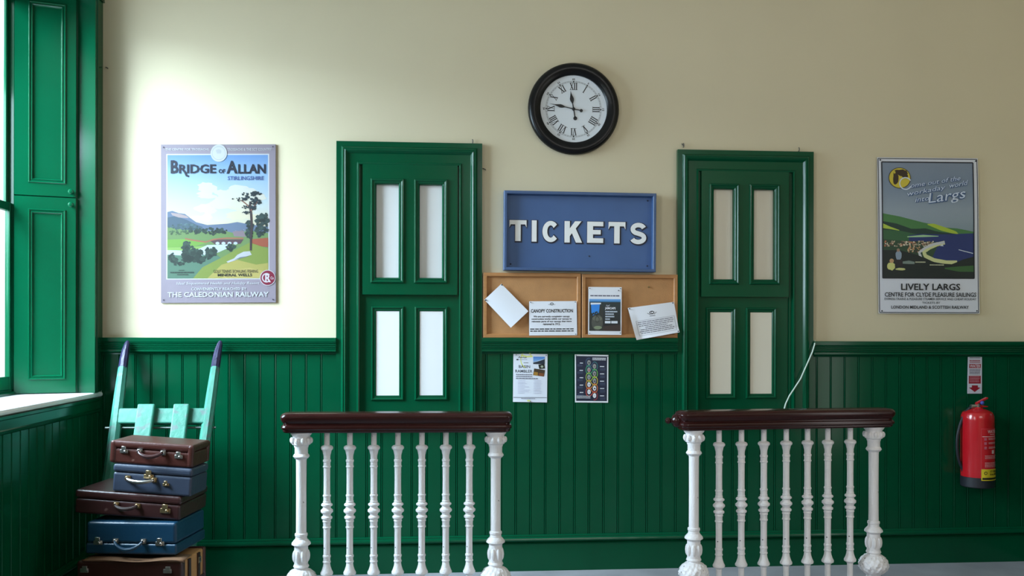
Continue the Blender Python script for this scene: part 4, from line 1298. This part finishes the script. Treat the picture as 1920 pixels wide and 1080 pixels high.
# id sign above it
c4 = [PY(1815, 667.5, -0.022), PY(1841, 667.5, -0.022), PY(1841, 738, -0.022), PY(1814, 738, -0.022)]
o = ((c4[0].x + c4[2].x) / 2, 0, (c4[0].z + c4[2].z) / 2)
t = thing('extinguisher_sign', 'small red and white WATER sign with down arrow above the extinguisher', 'sign', o)
s = Sheet((193, 96, 292, 355), shifted(quad_surf(c4), o))
s.thick = 0.003
MAR = srgb(150, 22, 44)
s.base(srgb(206, 206, 220))
s.bars(204, 284, 106, 116, 1, srgb(70, 60, 80), 0.5, 1, 0.1)
s.bars(204, 284, 124, 146, 2, MAR, 0.6, 2, 0.05)
s.rect(202, 150, 284, 180, MAR)
s.text('WATER', 207, 280, 154, 176, srgb(220, 210, 220), 0.02)
s.bars(204, 284, 188, 226, 4, srgb(80, 60, 80), 0.5, 3, 0.1)
s.rect(200, 232, 284, 286, MAR)
s.bars(206, 280, 238, 282, 4, srgb(206, 160, 176), 0.35, 4, 0.2)
s.poly([(222, 298), (222, 312), (202, 314), (242, 344), (282, 314), (264, 312), (264, 298)][::1], MAR)
s.build('plate', t)

# ------------------------------------------------------------------ cord, hook, wire stubs
pts = [PY(u, v, y) for u, v, y in ((1527.5, 638, -0.012), (1527.5, 645, -0.05), (1523, 660, -0.052), (1512, 685, -0.054), (1501, 710, -0.056), (1490, 727, -0.056), (1480, 742, -0.056), (1473, 757, -0.06), (1470, 768, -0.066), (1469, 782, -0.07))]
tag(MB().tube(pts, 0.0042, 'white_cord', 8).build('cord'), 'thin pale cord hanging down across the ticket window frame to the handrail', 'cord')
hp = PY(189, 733, -0.01)
hk = MB()
hk.tube([(-0.014, 0, 0.002), (0.002, 0, 0.002), (0.010, 0, 0.004)], 0.0028, 'white_enamel', 8)
hk.tube([(-0.004 + 0.0085 * math.cos(a), 0, 0.022 + 0.009 * math.sin(a)) for a in [math.radians(q) for q in range(170, -60, -23)]] + [(-0.003, 0, 0.004)], 0.0028, 'white_enamel', 8)
ho_ = hk.build('hook')
ho_.location = (hp.x, -0.03, ZS)
tag(ho_, 'tiny white hook standing on the corner of the window sill', 'hook')
STUB = [('short wire stub on the left ticket window frame, at its right corner', 886, 268, 0), ('short wire stub sticking out beside the left ticket window frame', 905, 316, 1),
        ('forked wire stub on the right ticket window frame, at its left corner', 1281, 275, 2), ('bent wire stub on the right ticket window frame, at its right corner', 1497, 283, 0),
        ('rusty nail high in the plaster beside the shuttered window', 198, 126, 1)]
for lab, u, v, kind in STUB:
    p = PY(u, v, 0)
    m = MB()
    if kind == 1:
        m.tube([(0, 0.004, 0), (0.004, -0.008, -0.002), (0.014, -0.014, -0.007), (0.018, -0.016, -0.012)], 0.003, 'grey_wire', 8)
    else:
        m.tube([(0, 0.004, -0.004), (0, -0.010, -0.002), (0.001, -0.012, 0.010), (-0.002, -0.012, 0.020)], 0.003, 'grey_wire', 8)
        if kind == 2:
            m.tube([(0.0, -0.011, 0.004), (-0.008, -0.011, 0.010), (-0.012, -0.012, 0.018)], 0.003, 'grey_wire', 8)
    o_ = m.build('wire_stub' if 'wire' in lab else 'nail')
    o_.location = p
    tag(o_, lab, 'wire' if 'wire' in lab else 'nail')

# ================================================================== BALUSTRADES
KS = 0.000833
def post_profile(top):
    """newel: measured half-widths down from the handrail (crop units)"""
    q = [(46, 184), (66, 190), (62, 200), (52, 212), (50, 224), (54, 236), (57, 250), (54, 262), (44, 268), (43, 276), (39, 284), (39, 318), (45, 324), (49, 334), (42, 344), (33, 350), (31, 360), (30, 560), (31, 795), (38, 800), (38, 812), (34, 818), (36, 832), (46, 842), (56, 855), (57, 864), (44, 872), (40, 880),
         (41, 890), (42, 935), (41, 984), (45, 990), (47, 998), (40, 1006), (42, 1012)]
    return [(w * KS, top - (y - 188) * KS) for w, y in q]
def ball_profile(top):
    q = [(42, 1012), (58, 1020), (74, 1034), (86, 1052), (92, 1072), (90, 1092), (80, 1112), (64, 1128), (48, 1138), (42, 1146)]
    return [(w * KS, top - (y - 188) * KS) for w, y in q]
def foot_profile(top):
    q = [(42, 1146), (46, 1156), (44, 1170), (52, 1190), (56, 1230), (66, 1262), (90, 1290), (110, 1310), (112, 1330)]
    r_ = [(w * KS, top - (y - 188) * KS) for w, y in q]
    zmin = r_[-1][1]
    z0 = r_[0][1]
    return [(w, z0 * (z - zmin) / (z0 - zmin)) for w, z in r_]
BQ = [(17, 184), (17, 268), (30, 272), (37, 280), (37, 290), (28, 300), (25, 314), (21, 330), (20, 354), (24, 357), (24, 368), (21, 371), (21, 392), (24, 395), (24, 401), (20, 404), (19.5, 480), (20, 566), (24, 569), (24, 577), (21, 580), (21, 604), (24, 608), (22, 615),
      (34, 624), (34, 632), (22, 641), (26, 650), (37, 660), (37, 671), (26, 682), (22, 692), (33, 701), (33, 710), (23, 719), (26, 728), (22, 736), (22, 758), (25, 761), (25, 768), (20, 771), (19.5, 850), (20, 930), (24, 934), (24, 944), (21, 947), (21, 966), (24, 969), (24, 976), (20, 980), (23, 1000), (30, 1022), (38, 1038), (37, 1048), (24, 1056), (19, 1062), (18, 1080), (18, 1290), (28, 1300), (30, 1318)]
def balustrade(label, A, B, ztop, post_t, bal_t, finial):
    """A, B: ends of the handrail on plan; post_t, bal_t: fractions along it"""
    A, B = Vector(A), Vector(B)
    L = (B - A).length
    ang = math.atan2(B.y - A.y, B.x - A.x)
    root = thing('balustrade', label, 'balustrade', (A.x, A.y, 0), (0, 0, ang), group='white iron balustrades with dark handrails')
    hr = 0.098
    zu = ztop - hr
    # handrail: moulded section run round with rounded ends
    half = [(0.0, ztop), (0.052, ztop), (0.060, ztop - 0.003), (0.067, ztop - 0.010), (0.070, ztop - 0.020), (0.068, ztop - 0.034), (0.062, ztop - 0.046), (0.058, ztop - 0.052), (0.058, ztop - 0.058),
            (0.064, ztop - 0.062), (0.067, ztop - 0.070), (0.066, ztop - 0.078), (0.060, ztop - 0.085), (0.060, ztop - 0.090), (0.054, zu), (0.0, zu)]
    m = MB()
    nE = 10
    loops = []
    for (w_, z) in half:
        loop = []
        rc = 0.036
        for (cx_, cy_, a0) in ((L - rc - 0.070 + 0.07, 0, 0),):
            pass
        # outline of a rounded rectangle offset by w_ from the centre line
        off = w_
        corner = min(rc, max(0.0005, off))
        x0, x1 = 0.070 - off, L - 0.070 + off
        pts = []
        for (qx, qy, s0) in ((x1 - corner, off - corner, 0), (x0 + corner, off - corner, 90), (x0 + corner, -off + corner, 180), (x1 - corner, -off + corner, 270)):
            for k in range(nE + 1):
                a = math.radians(s0 + 90 * k / nE)
                pts.append((qx + corner * math.cos(a), qy + corner * math.sin(a), z))
        loops.append(pts)
    k = len(loops[0])
    v = [p for lp in loops for p in lp]
    f = [(i * k + j, i * k + (j + 1) % k, (i + 1) * k + (j + 1) % k, (i + 1) * k + j) for i in range(len(loops) - 1) for j in range(k)]
    m.add(v, f, 'mahogany', smooth=True)
    h = m.build('handrail', root)
    if finial:
        m = MB()
        m.lathe([(0.0001, -0.062), (0.010, -0.060), (0.016, -0.052), (0.017, -0.044), (0.012, -0.036), (0.014, -0.028), (0.030, -0.018), (0.036, -0.006), (0.036, 0.01)], 'mahogany', 20, 'x', (0.004, 0.02, ztop - 0.052))
        m.build('finial', h)
    for t in post_t:
        x = t * L
        p = thing('newel_post', None, None, (x, 0, 0))
        p.parent = root
        def octo(r_, z, a):
            return r_
        m = MB()
        m.lathe(post_profile(zu), 'cast_iron_white', 28)
        # little relief leaves on the capital and the block
        pr = post_profile(zu)
        for j in range(10):
            a = 2 * PI * j / 10
            m.ball((0.047 * math.cos(a), 0.047 * math.sin(a), zu - (238 - 188) * KS), 0.011, 'cast_iron_relief', 8, 6, 1.5)
        for j in range(8):
            a = 2 * PI * (j + 0.5) / 8
            m.ball((0.033 * math.cos(a), 0.033 * math.sin(a), zu - (935 - 188) * KS), 0.012, 'cast_iron_white', 8, 6, 2.6)
        m.build('shaft', p)
        b = MB()
        rnd = random.Random(11)
        lump = lambda r_, z, a: r_ * (1 + 0.045 * math.sin(9 * a + 40 * z) * math.sin(90 * z * 2 + 3 * a) + 0.03 * math.sin(17 * a - 130 * z))
        bp = ball_profile(zu)
        fine_ = []
        for (r0, z0), (r1, z1) in zip(bp[:-1], bp[1:]):
            fine_ += [(r0 + (r1 - r0) * q / 4, z0 + (z1 - z0) * q / 4) for q in range(4)]
        fine_.append(bp[-1])
        b.lathe(fine_, 'cast_iron_relief', 64, flute=lump)
        b.build('boss', p)
        m = MB()
        m.lathe(foot_profile(zu), 'cast_iron_white', 28)
        m.build('foot', p)
    kk = zu / ((1318 - 188) * KS)
    pr = []
    for w_, y in BQ:
        d = (y - 188) * KS
        if y > 1080:
            d = (1080 - 188) * KS + (zu - (1080 - 188) * KS) * (y - 1080) / (1318 - 1080)
        pr.append((w_ * KS, zu - d))
    proto = None
    for t in bal_t:
        if proto is None:
            proto = MB().lathe(pr, 'cast_iron_white', 16).build('baluster', root)
            proto.location = (t * L, 0, 0)
        else:
            c_ = proto.copy()
            COL.objects.link(c_)
            c_.parent = root
            c_.location = (t * L, 0, 0)
    return root
# left one stands square to the view, the right one recedes a little
def rail_ends(uL, uR, vL, vR, z, yL=None):
    pass
RZ = 1.062
def at_z(u, v, z):
    r_ = ray(u, v)
    p = CAM + r_ * ((z - CAM.z) / r_.z)
    return p
YB = -0.93
a, b_ = PY(528, 790, YB), PY(960, 790, YB - 0.03)
ztopL = PY(745, 775, YB - 0.08).z
fr = lambda u, A, B, uy: (PY(u, 800, A.y + (B.y - A.y) * uy).x - A.x) / (B.x - A.x)
balustrade('white iron balustrade with dark handrail before the white-paned ticket window', (a.x, a.y), (b_.x, b_.y), ztopL,
           [fr(565, a, b_, 0.1), fr(929.5, a, b_, 0.92)], [fr(u, a, b_, (u - 528) / 432) for u in (613, 656, 701, 746, 791, 836, 880)], False)
a, b_ = PY(1270, 785, -0.96), PY(1670, 785, -0.85)
ztopR = PY(1460, 770, -0.98).z
balustrade('white iron balustrade with knob-ended dark handrail before the cream-paned ticket window', (a.x, a.y), (b_.x, b_.y), ztopR,
           [fr(1301, a, b_, 0.08), fr(1638, a, b_, 0.92)], [fr(u, a, b_, (u - 1268) / 402) for u in (1348, 1390, 1432, 1474, 1514, 1552, 1594)], True)

# ================================================================== LUGGAGE TROLLEY
zt_ = PY(405, 640, -0.05).z
lean = math.radians(23.0)
tp = PY(319, 640, -0.07)
hw = 0.27
Ltot = zt_ / math.cos(lean)
tr = thing('luggage_trolley', 'old turquoise wooden sack trolley with black handle grips leaning in the corner', 'trolley', (tp.x, tp.y - Ltot * math.sin(lean), 0.0), (-lean, 0, math.radians(-1.5)))
# local frame: z runs up the trolley, y away from the load
for sgn in (-1, 1):
    m = MB()
    pts, rs = [], []
    wd = lambda z: sgn * (0.228 + 0.040 * z / Ltot)
    prof = [(0.10, 0.034), (0.9, 0.034), (1.15, 0.032), (Ltot - 0.18, 0.027)]
    v, f = [], []
    for z, w_ in [(0.02, 0.034), (0.5, 0.034), (0.95, 0.033), (1.2, 0.030), (Ltot - 0.165, 0.026)]:
        xo = wd(z)
        for k in range(8):
            a = 2 * PI * (k + 0.5) / 8
            v.append((xo + w_ * math.cos(a), 0.028 * math.sin(a), z))
    n_ = len(v) // 8
    f = [(i * 8 + k, i * 8 + (k + 1) % 8, (i + 1) * 8 + (k + 1) % 8, (i + 1) * 8 + k) for i in range(n_ - 1) for k in range(8)] + [tuple(range(7, -1, -1))]
    m.add(v, f, 'turquoise_paint')
    sd = m.build('side_rail', tr)
    m = MB()
    rows = [(Ltot - 0.17, 0.0262, 0.0), (Ltot - 0.12, 0.026, 0.0), (Ltot - 0.06, 0.022, 0.002), (Ltot - 0.015, 0.016, 0.006), (Ltot + 0.002, 0.008, 0.008)]
    v = []
    for z, w_, dx in rows:
        for k in range(10):
            a = 2 * PI * k / 10
            v.append((wd(z) + dx + w_ * math.cos(a), w_ * math.sin(a), z))
    f = [(i * 10 + k, i * 10 + (k + 1) % 10, (i + 1) * 10 + (k + 1) % 10, (i + 1) * 10 + k) for i in range(len(rows) - 1) for k in range(10)] + [tuple(range(40, 50))]
    m.add(v, f, 'navy_paint', smooth=True)
    m.build('grip', tr)
zl = lambda v: (PY(300, v, -0.25).z) / math.cos(lean)
zcb = 1.075
def bar(z0, z1, y0, y1, name, x0, x1, mt='turquoise_paint', bv=0.008):
    return MB().box(x0, x1, y0, y1, z0, z1, mt).build(name, tr, bevel=bv)
zc1 = PY(305, 768, -0.27).z / math.cos(lean)
zc0 = PY(305, 796, -0.28).z / math.cos(lean)
bar(zc0, zc1, -0.022, 0.022, 'crossbar', -hw + 0.02, hw - 0.02)
bar(0.42, 0.49, -0.022, 0.022, 'crossbar', -hw + 0.02, hw - 0.02)
bar(0.08, 0.16, -0.022, 0.022, 'crossbar', -hw + 0.02, hw - 0.02)
zsl = PY(305, 764, -0.29).z / math.cos(lean)
for u0, u1 in ((256, 290), (325, 356)):
    xa, xb = PY(u0, 770, -0.29).x - tp.x, PY(u1, 770, -0.29).x - tp.x
    xa, xb = xa * 0.985 - 0.012, xb * 0.985 - 0.014
    bar(0.06, zsl, -0.055, -0.023, 'slat', xa, xb)
zr = PY(305, 801, -0.28).z / math.cos(lean)
MB().tube([(-hw - 0.045, 0.012, zr), (hw + 0.03, 0.012, zr)], 0.0065, 'iron_rod', 10).build('tie_rod', tr)
for sgn in (-1, 1):
    w_ = MB().lathe([(0.02, -0.02), (0.085, -0.02), (0.095, -0.014), (0.095, 0.014), (0.085, 0.02), (0.02, 0.02)], 'black_rubber', 28, 'x', (sgn * (hw + 0.01), 0.10, 0.07), smooth=False)
    w_.build('wheel', tr)
MB().tube([(-hw - 0.02, 0.10, 0.07), (hw + 0.02, 0.10, 0.07)], 0.012, 'iron_rod', 10).build('axle', tr)
for sgn in (-1, 1):
    MB().box(sgn * (hw - 0.03) - 0.015, sgn * (hw - 0.03) + 0.015, 0.0, 0.11, 0.05, 0.09, 'iron_rod').build('axle_bracket', tr)
# iron toe that carries the load, level with the floor
to = MB(Matrix.Rotation(lean, 4, 'X'))
to.box(-hw, hw, -0.40, 0.0, 0.012, 0.024, 'iron_rod')
to.build('toe_plate', tr)

# ================================================================== SUITCASES
def rot_frame(loc, roll, yaw):
    return Matrix.Translation(loc) @ Matrix.Rotation(yaw, 4, 'Z') @ Matrix.Rotation(roll, 4, 'Y')
def case(label, loc, w_, d, h, roll, yaw, mbody, mlid, lid, flip=False, handle=None, latches=(), corners=None, bev=0.014, handle_mat='strap_leather', metal='nickel', group='old suitcases stacked on the trolley'):
    """origin at the front left bottom corner; x right, y back, z up"""
    root = thing('suitcase', label, 'suitcase', loc, (0, roll, yaw), group=group)
    zl_ = h * (1 - lid)
    if flip:
        MB().box(0.003, w_ - 0.003, 0.003, d - 0.003, h * lid, h, mbody).build('body', root, bevel=bev, seg=3)
        MB().box(0, w_, 0, d, 0, h * lid - 0.001, mlid).build('lid', root, bevel=bev * 0.7, seg=3)
        zl_ = h * lid
    else:
        MB().box(0.003, w_ - 0.003, 0.003, d - 0.003, 0, zl_, mbody).build('body', root, bevel=bev * 0.8, seg=3)
        MB().box(0, w_, 0, d, zl_ + 0.001, h, mlid).build('lid', root, bevel=bev, seg=3)
    if handle:
        x0, x1, zh, sag = handle
        m = MB()
        n_ = 14
        pts, rs = [], []
        for k in range(n_ + 1):
            t = k / n_
            pts.append((x0 + (x1 - x0) * t, -0.012 - 0.020 * math.sin(PI * t) ** 0.5, zh - sag * math.sin(PI * t) ** 0.7))
            rs.append(0.0055 + 0.0045 * math.sin(PI * t) ** 0.5)
        m.tube(pts, rs, handle_mat, 10)
        hd = m.build('handle', root)
        for x in (x0, x1):
            q = MB()
            q.box(x - 0.013, x + 0.013, -0.003, 0.004, zh - 0.012, zh + 0.012, metal)
            q.lathe([(0.008, -0.016), (0.011, -0.012), (0.011, -0.004), (0.008, 0)], metal, 12, 'y', (x, 0, zh))
            q.build('handle_mount', hd)
    for (x, z, s_) in latches:
        q = MB()
        q.box(x - 0.022 * s_, x + 0.022 * s_, -0.004, 0.004, z - 0.014 * s_, z + 0.006 * s_, metal)
        q.box(x - 0.012 * s_, x + 0.012 * s_, -0.009, -0.003, z + 0.003 * s_, z + 0.024 * s_, metal)
        q.lathe([(0.0001, -0.014), (0.006 * s_, -0.013), (0.008 * s_, -0.010), (0.008 * s_, -0.003)], metal, 12, 'y', (x + 0.009 * s_, 0, z - 0.004 * s_))
        q.build('latch', root, bevel=0.0015, seg=1)
    if corners:
        for (x, y) in ((0, 0), (w_, 0), (w_, d), (0, d)):
            sx, sy = (1 if x == 0 else -1), (1 if y == 0 else -1)
            q = MB()
            q.box(min(x - sx * 0.0015, x + sx * 0.030), max(x - sx * 0.0015, x + sx * 0.030), min(y - sy * 0.0015, y + sy * 0.030), max(y - sy * 0.0015, y + sy * 0.030), 0.002, h - 0.001, corners)
            q.build('corner_guard', root, bevel=bev * 0.9, seg=3)
    return root
def corner(u, v, y):
    return PY(u, v, y)
TOE = 0.026
# bottom: big dark case with a tan canvas end, straps over it
yf = -1.02
c0, c1 = PY(143, 1048, yf), PY(348, 1050, yf)
wb = c1.x - c0.x
ztb = PY(300, 1049, yf).z
root = thing('suitcase', 'large dark brown case with tan canvas top and end, lowest of the stack', 'suitcase', (c0.x, yf, TOE), (0, 0, math.radians(-6)), group='old suitcases stacked on the trolley')
hb, db = ztb - TOE, 0.33
MB().box(0, wb, 0.0, 0.05, 0, hb, 'dark_leather').build('front', root, bevel=0.012, seg=3)
MB().box(0.006, wb - 0.006, 0.048, db - 0.03, 0.004, hb - 0.004, 'tan_canvas').build('body', root, bevel=0.010, seg=3)
MB().box(0, wb, db - 0.032, db, 0, hb, 'brown_leather').build('back', root, bevel=0.010, seg=3)
m = MB()
for y in (0.10, 0.225):
    m.box(wb - 0.008, wb + 0.002, y - 0.014, y + 0.014, 0.0, hb - 0.01, 'strap_leather')
m.box(wb - 0.008, wb + 0.001, 0.05, db - 0.03, hb * 0.55, hb * 0.55 + 0.014, 'strap_leather')
m.build('end_strap', root)
m = MB()
m.frame(0, 0.03, 0, 0.03, [(0, 0), (0, 0.004), (0.007, 0.004), (0.007, 0)], 'nickel')
for i_, vv in enumerate(m.v):
    m.v[i_] = Vector((wb + 0.002 - vv.y, 0.21 + vv.x, hb - 0.06 + vv.z))
m.build('buckle', root)
m = MB()
v, f = [], []
for i in range(15):
    t = i / 14
    x = 0.03 + (wb - 0.02) * t
    z = hb + 0.004 + 0.007 * math.sin(t * 9) * (0.4 + 0.6 * t) + 0.006
    v += [(x, -0.010, z - 0.006), (x, 0.10, z + 0.001 - 0.004), (x, 0.10, hb - 0.003), (x, 0.004, hb - 0.004)]
for i in range(14):
    a = i * 4
    f += [(a, a + 4, a + 5, a + 1), (a + 3, a + 7, a + 4, a)]
m.add(v, f, 'edge_tan', smooth=True)
m.build('canvas_flap', root, solid=0.003)
for x in (0.03, 0.30):
    pass
q = MB()
x0, x1, zh = 0.255, 0.40, hb - 0.085
q.tube([(x0 + (x1 - x0) * k / 10, -0.012 - 0.014 * math.sin(PI * k / 10) ** 0.5, zh - 0.012 * math.sin(PI * k / 10)) for k in range(11)], [0.006 + 0.004 * math.sin(PI * k / 10) for k in range(11)], 'strap_leather', 10)
hd = q.build('handle', root)
for x in (x0, x1):
    MB().box(x - 0.014, x + 0.014, -0.016, 0.002, zh - 0.008, zh + 0.010, 'nickel').build('handle_mount', hd, bevel=0.003)
for x in (0.04, wb - 0.07):
    q = MB().box(x - 0.02, x + 0.02, -0.006, 0.002, hb - 0.055, hb - 0.035, 'nickel').box(x - 0.008, x + 0.016, -0.010, -0.004, hb - 0.044, hb - 0.022, 'nickel')
    q.build('latch', root, bevel=0.002)
zb1 = ztb + 0.022
# blue fibre case, lid downwards
yf = -0.97
c0, c1 = PY(160, 977, yf), PY(339, 978, yf)
wq, hq = c1.x - c0.x, PY(250, 977, yf).z - zb1
case('dark blue suitcase with drooping blue handle, above the tan canvas case', (c0.x, yf, zb1), wq, 0.36, hq, 0, math.radians(-8), 'blue_fibre', 'blue_fibre', 0.34, True,
     handle=(wq * 0.335, wq * 0.64, hq * 0.42, 0.036), latches=((wq * 0.14, hq * 0.38, 1.0), (wq * 0.82, hq * 0.38, 1.0)), handle_mat='blue_fibre')
zb2 = zb1 + hq + 0.002
# three tilted cases ride on it
ROLLC = math.radians(3.6)
yf = -0.93
c0 = PY(137, 950, yf)
c1 = PY(345, 950, yf)
wq = (c1.x - c0.x) / math.cos(ROLLC)
hq = 0.118
zl0 = zb2 + wq * math.sin(ROLLC)
case('wide plum-brown suitcase with brass lock, third from the floor and overhanging to the left', (c0.x, yf, zl0), wq, 0.36, hq, ROLLC, math.radians(-7), 'plum_leather', 'plum_leather', 0.36,
     handle=(wq * 0.40, wq * 0.60, hq * 0.50, 0.014), latches=((wq * 0.86, hq * 0.42, 1.15),), corners=None, metal='brass')
M3 = rot_frame((c0.x, yf, zl0), ROLLC, math.radians(-7))
p = M3 @ Vector((wq * 0.35, 0.004, hq + 0.002))
wg, hg = 0.40, 0.138
p.x = PY(208, 900, p.y).x
p.z = (M3 @ Vector(((p.x - c0.x), 0.004, hq + 0.002))).z
case('slate grey vanity case with bent metal handle, second from the top', tuple(p), wg, 0.22, hg, ROLLC, math.radians(-7), 'slate_fibre', 'slate_fibre', 0.30,
     handle=(wg * 0.20, wg * 0.53, hg * 0.52, 0.010), latches=((wg * 0.46, hg * 0.66, 1.1), (wg * 0.68, hg * 0.40, 0.7)), handle_mat='nickel', metal='brass')
M4 = rot_frame(p, ROLLC, math.radians(-7))
q = M4 @ Vector((-0.012, 0.004, hg + 0.002))
wt, ht = (PY(365, 860, q.y).x - PY(204, 860, q.y).x), 0.113
q.x = PY(204.5, 860, q.y).x
case('reddish brown suitcase with tan edging on top of the stack', tuple(q), wt, 0.24, ht, ROLLC, math.radians(-6), 'brown_leather', 'brown_leather', 0.34,
     handle=(wt * 0.36, wt * 0.64, ht * 0.60, 0.020), latches=((wt * 0.17, ht * 0.58, 0.9), (wt * 0.83, ht * 0.50, 0.9)), corners='brown_leather', metal='nickel', handle_mat='plum_leather')
